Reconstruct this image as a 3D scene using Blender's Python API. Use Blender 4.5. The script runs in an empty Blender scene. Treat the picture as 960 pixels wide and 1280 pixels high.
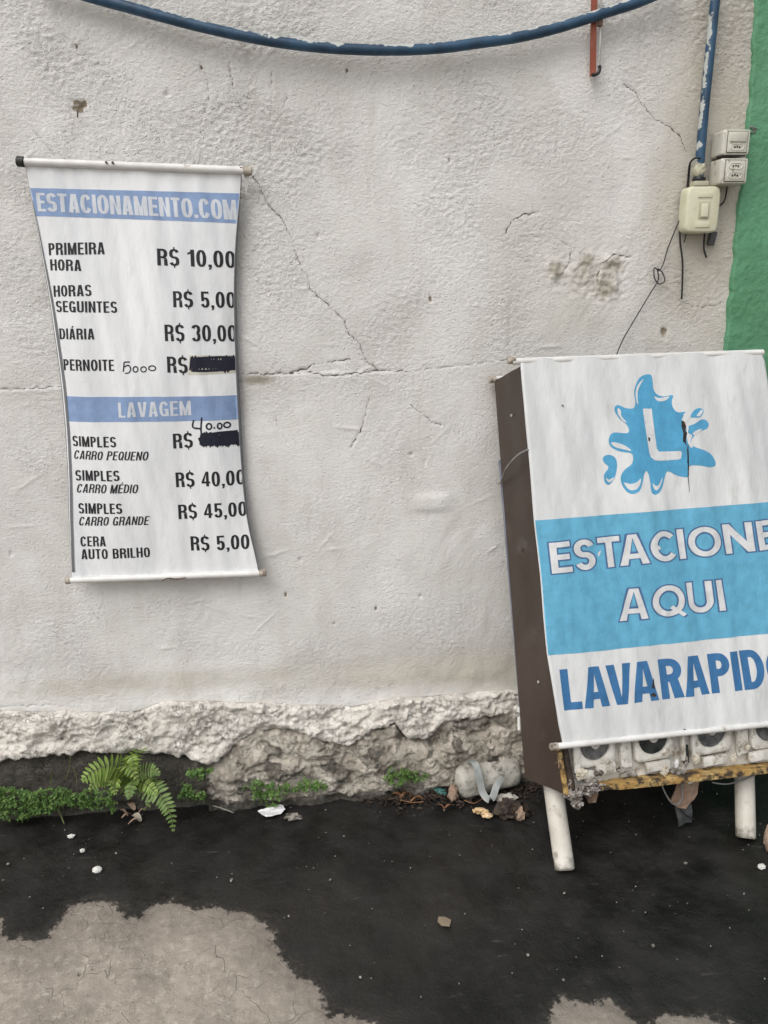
import bpy, bmesh, math, random
import numpy as np
from mathutils import Vector, Matrix
from mathutils.geometry import tessellate_polygon

random.seed(7)
rng = np.random.default_rng(7)
S = bpy.context.scene
COL = S.collection
R = math.radians

# ------------------------------------------------------------------ camera
PITCH, YAW, ROLL = R(15.03), R(5.284), R(-0.71)
FPX = 967.0
fwd = Vector((math.sin(YAW)*math.cos(PITCH), math.cos(YAW)*math.cos(PITCH), -math.sin(PITCH)))
_r = Vector((math.cos(YAW), -math.sin(YAW), 0)); _u = _r.cross(fwd)
right = _r*math.cos(ROLL) + _u*math.sin(ROLL)
up = _u*math.cos(ROLL) - _r*math.sin(ROLL)
CAM = Vector((0, -2.1612, 1.5))
cd = bpy.data.cameras.new('camera'); co = bpy.data.objects.new('camera', cd); COL.objects.link(co)
M3 = Matrix((right, up, -fwd)).transposed()
co.matrix_world = Matrix.Translation(CAM) @ M3.to_4x4()
cd.sensor_fit = 'VERTICAL'; cd.sensor_height = 36; cd.sensor_width = 27; cd.lens = 36*FPX/1280
cd.clip_start = .02; cd.clip_end = 500
S.camera = co
S.render.resolution_x = 768; S.render.resolution_y = 1024

# ------------------------------------------------------------------ sky and sun (overcast day)
SUN = Vector((-.50, -.55, .95)).normalized()
w = bpy.data.worlds.new('World'); S.world = w; w.use_nodes = True
nt = w.node_tree; bg = nt.nodes['Background']
sky = nt.nodes.new('ShaderNodeTexSky'); sky.sky_type = 'NISHITA'; sky.sun_disc = False
sky.sun_elevation = math.asin(SUN.z); sky.sun_rotation = math.atan2(SUN.x, SUN.y)
sky.dust_density = 4; sky.air_density = 1.5; sky.ozone_density = 1
hs = nt.nodes.new('ShaderNodeHueSaturation'); hs.inputs['Saturation'].default_value = .36
nt.links.new(sky.outputs[0], hs.inputs['Color']); nt.links.new(hs.outputs[0], bg.inputs[0])
bg.inputs[1].default_value = .10
sl = bpy.data.lights.new('sun', 'SUN'); sl.energy = .75; sl.angle = R(38); sl.color = (1, .99, .97)
so = bpy.data.objects.new('sun', sl); COL.objects.link(so); so.rotation_euler = SUN.to_track_quat('Z', 'Y').to_euler()
so.location = (-3, -3, 6)
S.view_settings.view_transform = 'Standard'; S.view_settings.look = 'None'
S.view_settings.exposure = 0.69; S.view_settings.gamma = 1; S.view_settings.use_curve_mapping = False

# ------------------------------------------------------------------ measuring helpers (photo pixel -> point on a real plane)
def ray(px, py):
    return (fwd + right*((px-480)/FPX) - up*((py-640)/FPX)).normalized()
def on_wall(px, py, y=0.0):
    d = ray(px, py); return CAM + d*((y-CAM.y)/d.y)
def on_ground(px, py, z=0.0):
    d = ray(px, py); return CAM + d*((z-CAM.z)/d.z)
class Plane:
    def __init__(s, O, U, V):
        s.O = Vector(O); s.U = Vector(U).normalized(); s.V = Vector(V).normalized(); s.N = s.U.cross(s.V).normalized()
        if s.N.dot(CAM-s.O) < 0: s.N.negate()
    def hit(s, px, py, off=0.0):
        d = ray(px, py); O = s.O+s.N*off
        return CAM + d*((O-CAM).dot(s.N)/d.dot(s.N))
    def uv(s, px, py):
        p = s.hit(px, py)-s.O; return (p.dot(s.U), p.dot(s.V))
    def pt(s, u, v, n=0.0): return s.O+s.U*u+s.V*v+s.N*n

# ------------------------------------------------------------------ noise in numpy
_perm = rng.permutation(512).astype(np.int64)
_g = rng.normal(size=(512, 2)); _g /= np.linalg.norm(_g, axis=1)[:, None]
def perlin(x, y, seed=0):
    xi = np.floor(x).astype(np.int64); yi = np.floor(y).astype(np.int64); xf = x-xi; yf = y-yi
    def gr(a, b, dx, dy):
        i = _perm[(_perm[(a+seed*37) & 511]+b) & 511]; return _g[i, 0]*dx+_g[i, 1]*dy
    u = xf**3*(xf*(xf*6-15)+10); v = yf**3*(yf*(yf*6-15)+10)
    n00 = gr(xi, yi, xf, yf); n10 = gr(xi+1, yi, xf-1, yf); n01 = gr(xi, yi+1, xf, yf-1); n11 = gr(xi+1, yi+1, xf-1, yf-1)
    a = n00+u*(n10-n00); b = n01+u*(n11-n01); return (a+v*(b-a))*1.5
def fbm(x, y, seed=0, o=4, g=.5):
    r = 0; a = 1
    for i in range(o): r = r+a*perlin(x*2**i+i*9.1, y*2**i-i*4.7, seed+i); a *= g
    return r
def sstep(a, b, x):
    t = np.clip((x-a)/(b-a), 0, 1); return t*t*(3-2*t)
def seg_dist(X, Y, pts):
    d = np.full(X.shape, 9.0)
    for (x0, y0), (x1, y1) in zip(pts[:-1], pts[1:]):
        vx, vy = x1-x0, y1-y0; L = vx*vx+vy*vy+1e-12
        m = (X > min(x0, x1)-.12) & (X < max(x0, x1)+.12) & (Y > min(y0, y1)-.12) & (Y < max(y0, y1)+.12)
        if not m.any(): continue
        t = np.clip(((X[m]-x0)*vx+(Y[m]-y0)*vy)/L, 0, 1)
        d[m] = np.minimum(d[m], np.hypot(X[m]-x0-t*vx, Y[m]-y0-t*vy))
    return d
def sdist(X, Y, poly):      # signed distance, positive inside
    d = np.full(X.shape, 1e9); ins = np.zeros(X.shape, bool); n = len(poly)
    for i in range(n):
        x0, y0 = poly[i]; x1, y1 = poly[(i+1) % n]; vx, vy = x1-x0, y1-y0
        t = np.clip(((X-x0)*vx+(Y-y0)*vy)/(vx*vx+vy*vy+1e-12), 0, 1)
        d = np.minimum(d, np.hypot(X-x0-t*vx, Y-y0-t*vy))
        c = ((y0 > Y) != (y1 > Y)) & (X < (x1-x0)*(Y-y0)/((y1-y0) if y1 != y0 else 1e-9)+x0)
        ins ^= c
    return np.where(ins, d, -d)

# ------------------------------------------------------------------ object helpers
def tag(o, label=None, cat=None, group=None, kind=None):
    if label: o['label'] = label
    if cat: o['category'] = cat
    if group: o['group'] = group
    if kind: o['kind'] = kind
    return o
def empty(name, loc, label, cat, group=None):
    o = bpy.data.objects.new(name, None); COL.objects.link(o); o.location = loc; o.empty_display_size = .05
    return tag(o, label, cat, group)
def link(name, me, m, parent=None, smooth=True):
    if m and not me.materials: me.materials.append(m)
    if smooth: me.polygons.foreach_set('use_smooth', [True]*len(me.polygons))
    o = bpy.data.objects.new(name, me); COL.objects.link(o)
    if parent is not None:
        o.parent = parent
        o.matrix_parent_inverse = Matrix.Translation(-parent.location)
    return o
def mesh(name, vs, fs, m, parent=None, smooth=True):
    me = bpy.data.meshes.new(name); me.from_pydata([tuple(v) for v in vs], [], fs); me.update()
    return link(name, me, m, parent, smooth)
def grid_mesh(name, P, m, attrs=None, parent=None, flip=False):   # P: (rows, cols, 3)
    r, c = P.shape[:2]; me = bpy.data.meshes.new(name)
    idx = np.arange(r*c).reshape(r, c)
    q = np.stack([idx[:-1, :-1], idx[:-1, 1:], idx[1:, 1:], idx[1:, :-1]], -1).reshape(-1, 4)
    if flip: q = q[:, ::-1]
    n = len(q); me.vertices.add(r*c); me.loops.add(4*n); me.polygons.add(n)
    me.vertices.foreach_set('co', P.reshape(-1).astype(np.float32))
    me.loops.foreach_set('vertex_index', q.reshape(-1).astype(np.int32))
    me.polygons.foreach_set('loop_start', (np.arange(n)*4).astype(np.int32))
    me.polygons.foreach_set('use_smooth', np.ones(n, bool))
    me.update(calc_edges=True)
    for k, a in (attrs or {}).items():
        at = me.attributes.new(k, 'FLOAT', 'POINT'); at.data.foreach_set('value', a.reshape(-1).astype(np.float32))
    return link(name, me, m, parent)
def bm_obj(name, bm, m, parent=None, smooth=True, bevel=0):
    if bevel: bmesh.ops.bevel(bm, geom=list(bm.edges), offset=bevel, segments=2, affect='EDGES', profile=.6)
    bmesh.ops.recalc_face_normals(bm, faces=bm.faces)
    me = bpy.data.meshes.new(name); bm.to_mesh(me); bm.free()
    o = link(name, me, m, parent, False)
    if smooth:
        me.polygons.foreach_set('use_smooth', [True]*len(me.polygons))
        me.set_sharp_from_angle(angle=R(40))
    return o
def add_box(bm, c, s, rot=None):
    T = Matrix.Translation(c) @ (rot.to_4x4() if rot is not None else Matrix.Identity(4)) @ Matrix.Diagonal((*s, 1))
    return bmesh.ops.create_cube(bm, size=1, matrix=T)
def box(name, c, s, m, parent=None, rot=None, bevel=.002):
    bm = bmesh.new(); add_box(bm, c, s, rot); return bm_obj(name, bm, m, parent, True, bevel)
def catmull(pts, n=6, closed=False):
    pts = [Vector(p) for p in pts]; out = []
    N = len(pts); rg = range(N if closed else N-1)
    for i in rg:
        if closed: a, b, c, d = pts[i-1], pts[i], pts[(i+1) % N], pts[(i+2) % N]
        else: a, b, c, d = pts[max(i-1, 0)], pts[i], pts[i+1], pts[min(i+2, N-1)]
        for k in range(n):
            t = k/n
            out.append(.5*((2*b)+(c-a)*t+(2*a-5*b+4*c-d)*t*t+(3*b-a-3*c+d)*t*t*t))
    if not closed: out.append(pts[-1])
    return out
def tube(name, pts, rad, m, parent=None, seg=10, n=6, smooth_path=True, ref=Vector((0, -1, 0)), fleck_dir=None, rfun=None):
    P = catmull(pts, n) if smooth_path else [Vector(p) for p in pts]
    rows = []; fl = []
    for i, p in enumerate(P):
        t = (P[min(i+1, len(P)-1)]-P[max(i-1, 0)]).normalized()
        a = t.cross(ref)
        if a.length < 1e-3: a = t.cross(Vector((1, 0, 0)))
        a.normalize(); b = a.cross(t).normalized()
        r = rad if rfun is None else rfun(i/(len(P)-1))
        row = []
        for k in range(seg+1):
            an = 2*math.pi*k/seg; dd = a*math.cos(an)+b*math.sin(an); row.append(p+dd*r)
            fl.append(dd.dot(fleck_dir) if fleck_dir is not None else 0)
        rows.append(row)
    c0 = [P[0]]*(seg+1); c1 = [P[-1]]*(seg+1)
    rows = [c0]+rows+[c1]; fl = [0]*(seg+1)+fl+[0]*(seg+1)
    return grid_mesh(name, np.array([[tuple(v) for v in r] for r in rows]), m, {'fleck': np.array(fl)}, parent)
def cyl(name, a, b, r, m, parent=None, seg=20, r2=None, bevel=0):
    a = Vector(a); b = Vector(b); bm = bmesh.new(); d = b-a
    T = Matrix.Translation((a+b)/2) @ d.to_track_quat('Z', 'Y').to_matrix().to_4x4()
    bmesh.ops.create_cone(bm, cap_ends=True, segments=seg, radius1=r, radius2=r if r2 is None else r2, depth=d.length, matrix=T)
    if bevel:
        ed = [e for e in bm.edges if len(e.link_faces) == 2 and any(len(f.verts) > 4 for f in e.link_faces)]
        bmesh.ops.bevel(bm, geom=ed, offset=bevel, segments=3, affect='EDGES')
    return bm_obj(name, bm, m, parent)

# ------------------------------------------------------------------ materials
class NT:
    def __init__(s, name, rough=.7, spec=.5):
        s.m = bpy.data.materials.new(name); s.m.use_nodes = True; s.t = s.m.node_tree
        s.b = s.t.nodes['Principled BSDF']; s.b.inputs['Roughness'].default_value = rough
        s.b.inputs['Specular IOR Level'].default_value = spec
        tc = s.t.nodes.new('ShaderNodeTexCoord'); s.co = tc.outputs['Object']
    def n(s, typ, **k):
        x = s.t.nodes.new(typ)
        for a, v in k.items(): setattr(x, a, v)
        return x
    def put(s, sock, v):
        if hasattr(v, 'is_output') or isinstance(v, bpy.types.NodeSocket): s.t.links.new(v, sock)
        elif isinstance(v, (tuple, list)) and len(v) == 3 and sock.type == 'RGBA': sock.default_value = (*v, 1)
        else: sock.default_value = v
    def noise(s, scale, detail=4, rough=.55, stretch=None, dist=0, off=0):
        x = s.n('ShaderNodeTexNoise'); x.inputs['Scale'].default_value = scale; x.inputs['Detail'].default_value = detail
        x.inputs['Roughness'].default_value = rough; x.inputs['Distortion'].default_value = dist
        c = s.co
        if stretch or off:
            mp = s.n('ShaderNodeMapping'); s.put(mp.inputs[0], c); mp.inputs['Scale'].default_value = stretch or (1, 1, 1)
            mp.inputs['Location'].default_value = (off, off*1.3, off*.7); c = mp.outputs[0]
        s.put(x.inputs['Vector'], c); return x.outputs[0]
    def voro(s, scale, feature='F1', stretch=None, warp=0):
        x = s.n('ShaderNodeTexVoronoi', feature=feature); x.inputs['Scale'].default_value = scale
        c = s.co
        if warp:
            nz = s.n('ShaderNodeTexNoise'); nz.inputs['Scale'].default_value = scale*1.5; s.put(nz.inputs['Vector'], c)
            vm = s.n('ShaderNodeVectorMath', operation='MULTIPLY_ADD'); s.put(vm.inputs[0], nz.outputs['Color'])
            vm.inputs[1].default_value = (warp,)*3; s.put(vm.inputs[2], c); c = vm.outputs[0]
        s.put(x.inputs['Vector'], c); return x.outputs['Distance']
    def math(s, op, a, b=0.0, c=None, clamp=False):
        x = s.n('ShaderNodeMath', operation=op, use_clamp=clamp); s.put(x.inputs[0], a); s.put(x.inputs[1], b)
        if c is not None: s.put(x.inputs[2], c)
        return x.outputs[0]
    def ramp(s, v, lo, hi, a=0.0, b=1.0):
        x = s.n('ShaderNodeMapRange', interpolation_type='SMOOTHSTEP'); s.put(x.inputs[0], v)
        x.inputs[1].default_value = lo; x.inputs[2].default_value = hi; x.inputs[3].default_value = a; x.inputs[4].default_value = b
        return x.outputs[0]
    def mix(s, f, a, b, mode='MIX'):
        x = s.n('ShaderNodeMix', data_type='RGBA', blend_type=mode); s.put(x.inputs[0], f); s.put(x.inputs[6], a); s.put(x.inputs[7], b)
        return x.outputs[2]
    def attr(s, name):
        x = s.n('ShaderNodeAttribute', attribute_name=name); return x.outputs['Fac']
    def color(s, v): s.put(s.b.inputs['Base Color'], v)
    def rough(s, v): s.put(s.b.inputs['Roughness'], v)
    def bump(s, h, dist=.001, strength=1.0):
        x = s.n('ShaderNodeBump'); x.inputs['Strength'].default_value = strength; x.inputs['Distance'].default_value = dist
        s.put(x.inputs['Height'], h); s.put(s.b.inputs['Normal'], x.outputs[0])
def worn(name, c1, c2, rough=.7, scale=12, bump=.0006, bscale=60, stain=None, stscale=7, lo=.5, hi=.68, spec=.4, stretch=None):
    t = NT(name, rough, spec)
    c = t.mix(t.ramp(t.noise(scale, 5, stretch=stretch), .35, .65), c1, c2)
    if stain: c = t.mix(t.ramp(t.noise(stscale, 6, .65, off=3.3), lo, hi), c, stain)
    t.color(c)
    if bump: t.bump(t.noise(bscale, 4), bump)
    return t.m

def wall_material():
    t = NT('whitewashed_plaster', .85, .25)
    base = t.mix(t.ramp(t.noise(3.2, 6, .6), .3, .7), (.625, .61, .585), (.715, .705, .685))
    base = t.mix(t.ramp(t.noise(9, 6, .7, stretch=(1, 1, .35), off=2), .45, .8, 0, .5), base, (.52, .50, .46))
    base = t.mix(t.ramp(t.noise(1.9, 3, .5, dist=1.2, off=41), .50, .53, 0, .16), base, (.50, .485, .45))
    base = t.mix(t.ramp(t.noise(60, 5, .7), .56, .76, 0, .35), base, (.40, .375, .33))
    base = t.mix(t.ramp(t.voro(42, warp=.02), .0, .11, .55, 0), base, (.30, .27, .23))
    base = t.mix(t.ramp(t.noise(7, 6, .7, stretch=(3.5, 3.5, .35), off=31), .56, .78, 0, .35), base, (.42, .40, .35))
    sn = t.math('ADD', t.attr('stain'), t.math('MULTIPLY', t.math('SUBTRACT', t.noise(26, 6, .7), .5), .9))
    base = t.mix(t.ramp(sn, .25, .95, 0, .85), base, (.27, .235, .18))
    yl = t.math('ADD', t.attr('damp_shade'), t.math('MULTIPLY', t.math('SUBTRACT', t.noise(5, 5, .6), .5), .8))  # rising grime low down, plus painted shade on the right of the wall
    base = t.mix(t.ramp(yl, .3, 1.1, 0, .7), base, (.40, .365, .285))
    cr = t.math('ADD', t.attr('crack'), t.math('MULTIPLY', t.math('SUBTRACT', t.noise(120, 3), .5), .0018))
    cm = t.math('MULTIPLY', t.ramp(cr, .0004, .0021, .92, 0), t.ramp(t.noise(14, 3, off=12), .35, .5, .5, 1))
    base = t.mix(cm, base, (.10, .085, .065))
    base = t.mix(t.ramp(t.attr('chip'), .3, .7), base, (.23, .19, .14))
    t.color(base)
    coarse = t.attr('coarse')
    n1 = t.noise(105, 5, .68, stretch=(1, 1, 1.4), dist=.2)
    n2 = t.noise(230, 3, .6)
    st = t.math('ABSOLUTE', t.math('SUBTRACT', t.noise(38, 4, .6, dist=.8, off=7), .5))
    h = t.math('ADD', t.math('MULTIPLY', n1, .9), t.math('MULTIPLY', n2, .35))
    h = t.math('SUBTRACT', h, t.math('MULTIPLY', st, .55))
    crumb = t.math('MULTIPLY', t.ramp(t.voro(95, warp=.006), .0, .30, 1, 0), t.ramp(t.noise(14, 4, off=3), .46, .62))
    h = t.math('ADD', h, t.math('MULTIPLY', crumb, .55))
    h = t.math('MULTIPLY', h, t.math('ADD', .45, coarse))
    h = t.math('SUBTRACT', h, t.math('MULTIPLY', cm, .9))
    t.bump(h, .0046, 1.0)
    return t.m
def plinth_material():
    t = NT('crumbling_plaster', .9, .2)
    lt = t.mix(t.ramp(t.noise(22, 6, .7), .35, .65), (.65, .605, .545), (.82, .785, .725))
    lt = t.mix(t.ramp(t.noise(70, 5, .75), .54, .68, 0, .8), lt, (.33, .29, .235))
    lt = t.mix(t.ramp(t.noise(9, 5, .7, off=21), .5, .72, 0, .6), lt, (.46, .43, .38))
    gr = t.mix(t.ramp(t.noise(14, 6, .7), .35, .68), (.26, .23, .19), (.52, .475, .405))
    gr = t.mix(t.ramp(t.noise(50, 5, .7, off=4), .55, .72, 0, .55), gr, (.58, .54, .47))
    gr = t.mix(t.ramp(t.noise(34, 6, .7, off=11), .56, .68, 0, .75), gr, (.13, .11, .088))
    gr = t.mix(t.ramp(t.noise(13, 6, .7, off=27), .47, .60, 0, .8), gr, (.60, .55, .48))
    c = t.mix(t.ramp(t.attr('raw'), .35, .65), lt, gr)
    dk = t.math('ADD', t.attr('grime_shade'), t.math('MULTIPLY', t.math('SUBTRACT', t.noise(30, 5, .7), .5), .6))
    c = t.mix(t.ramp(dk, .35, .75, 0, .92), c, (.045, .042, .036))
    t.color(c)
    h = t.math('ADD', t.noise(60, 6, .65), t.math('MULTIPLY', t.noise(200, 4, .6), .5))
    h = t.math('SUBTRACT', h, t.math('MULTIPLY', t.ramp(t.voro(55, 'DISTANCE_TO_EDGE', warp=.03), .0, .05, 1, 0), t.ramp(t.noise(11, 4, off=15), .48, .6, 0, .8)))
    t.bump(h, .009)
    return t.m
def green_material():
    t = NT('green_wall_paint', .62, .4)
    c = t.mix(t.ramp(t.noise(5, 5, .6), .35, .65), (.085, .235, .125), (.11, .30, .17))
    c = t.mix(t.ramp(t.noise(45, 5, .7), .6, .78, 0, .6), c, (.03, .11, .055))
    c = t.mix(t.ramp(t.noise(2.5, 6, .7, stretch=(2, 2, .6), off=5), .5, .75, 0, .55), c, (.13, .27, .18))
    c = t.mix(t.ramp(t.noise(12, 6, .75, off=15), .60, .72, 0, .7), c, (.05, .13, .075))
    c = t.mix(t.ramp(t.voro(26, warp=.02), .0, .07, .8, 0), c, (.36, .48, .40))
    t.color(c)
    t.bump(t.math('ADD', t.noise(55, 5, .6), t.math('MULTIPLY', t.noise(180, 3), .4)), .004)
    return t.m
def ground_material():
    t = NT('stained_concrete_ground', .8, .38)
    rag = t.math('ADD', t.math('MULTIPLY', t.math('SUBTRACT', t.noise(48, 8, .78), .5), .085), t.math('MULTIPLY', t.math('SUBTRACT', t.noise(15, 4, .6, off=4), .5), .06))
    rag2 = t.math('MULTIPLY', t.math('SUBTRACT', t.noise(160, 4, .6), .5), .012)
    d = t.math('ADD', t.math('ADD', t.attr('dry'), rag), rag2)
    m = t.math('ADD', t.math('MULTIPLY', t.ramp(d, -.003, .004), .74), t.math('MULTIPLY', t.ramp(t.math('ADD', d, t.math('MULTIPLY', t.math('SUBTRACT', t.noise(90, 5, .7, off=3), .5), .09)), -.035, .055), .26))
    lt = t.mix(t.ramp(t.noise(7, 6, .65), .3, .7), (.225, .195, .165), (.36, .315, .265))
    lt = t.mix(t.ramp(t.noise(48, 6, .75), .5, .72, 0, .8), lt, (.46, .42, .36))
    lt = t.mix(t.ramp(t.noise(130, 4, .7, off=2), .54, .72, 0, .7), lt, (.20, .17, .14))
    vd = t.voro(9.5, 'DISTANCE_TO_EDGE', warp=.10)
    vd2 = t.voro(24, 'DISTANCE_TO_EDGE', warp=.05)
    ck = t.math('MULTIPLY', t.ramp(vd, .002, .022, 1, 0), t.ramp(t.noise(6, 3, off=5), .42, .6))
    ck2 = t.math('MULTIPLY', t.ramp(vd2, .004, .04, 1, 0), t.ramp(t.noise(9, 3, off=8), .5, .66))
    ck = t.math('MAXIMUM', ck, t.math('MULTIPLY', ck2, .7))
    lt = t.mix(t.math('MULTIPLY', ck, .13), lt, (.09, .075, .06))
    pb = t.voro(60, warp=.01)
    lt = t.mix(t.ramp(pb, .0, .16, .6, 0), lt, (.48, .44, .38))
    # damp rim beside the stain
    lt = t.mix(t.ramp(d, .0, .16, .62, 0), lt, (.18, .155, .13))
    dk = t.mix(t.ramp(t.noise(4.5, 6, .6), .35, .7), (.0055, .0052, .0048), (.016, .0150, .0135))
    dk = t.mix(t.ramp(t.noise(26, 6, .75, stretch=(1, 2.2, 1)), .55, .8, 0, .5), dk, (.060, .055, .047))
    dk = t.mix(t.ramp(t.noise(2.2, 5, .65, off=17), .46, .72, 0, .5), dk, (.028, .025, .021))
    dk = t.mix(t.ramp(t.noise(150, 4, .8, off=6), .57, .74, 0, .35), dk, (.085, .078, .068))
    dk = t.mix(t.ramp(t.voro(75, warp=.01), .0, .045, .4, 0), dk, (.20, .19, .17))
    dk = t.mix(t.ramp(t.noise(11, 4, .6, stretch=(1, 5, 1), off=6), .66, .76, 0, .35), dk, (.10, .095, .085))
    t.color(t.mix(m, dk, lt))
    t.rough(t.mix(m, t.ramp(t.noise(9, 4), .3, .7, .38, .72), (.9, .9, .9)))
    h = t.math('ADD', t.math('MULTIPLY', t.noise(35, 6, .65), .8), t.math('MULTIPLY', t.noise(170, 4, .6), .5))
    h = t.math('SUBTRACT', h, t.math('MULTIPLY', t.math('MULTIPLY', ck, m), .45))
    h = t.math('ADD', h, t.math('MULTIPLY', m, .25))
    t.bump(h, .0035)
    return t.m
def cloth_material(name, c1, c2, dirt, streak, sp=.45):
    t = NT(name, .42, sp)
    c = t.mix(t.ramp(t.noise(4, 5, .6, stretch=(2.5, 2.5, .6)), .35, .68), c1, c2)
    c = t.mix(t.ramp(t.noise(7, 6, .7, stretch=(3, 3, .8), off=1), .52, .8, 0, streak), c, dirt)
    c = t.mix(t.ramp(t.noise(55, 5, .75), .66, .78, 0, streak*1.1), c, (.22, .20, .17))
    t.color(c)
    t.rough(t.ramp(t.noise(10, 4), .3, .7, .36, .6))
    t.bump(t.math('ADD', t.noise(14, 4, .55, stretch=(1, 1, .4)), t.math('MULTIPLY', t.noise(420, 2), .03)), .006)
    return t.m
def ink(name, col, fade=.25, rough=.5, to=(.6, .62, .64)):
    t = NT(name, rough, .4)
    c = t.mix(t.ramp(t.noise(30, 5, .7), .35, .7), col, tuple(x*.82 for x in col))
    c = t.mix(t.ramp(t.noise(70, 6, .75, off=9), .62, .74, 0, fade), c, to)
    t.color(c); t.bump(t.noise(14, 4, .55, stretch=(1, 1, .4)), .006); return t.m
def pipe_material():
    t = NT('blue_painted_pipe', .42, .5)
    c = t.mix(t.ramp(t.noise(14, 5), .35, .65), (.010, .038, .078), (.024, .075, .14))
    f = t.math('ADD', t.math('MULTIPLY', t.attr('fleck'), .34), t.noise(30, 4, .6))
    c = t.mix(t.ramp(f, .80, .86), c, (.42, .44, .42))
    c = t.mix(t.ramp(t.noise(18, 4, .6, off=4), .70, .74), c, (.10, .11, .11))
    t.color(c); t.bump(t.noise(60, 3), .001); return t.m

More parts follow.
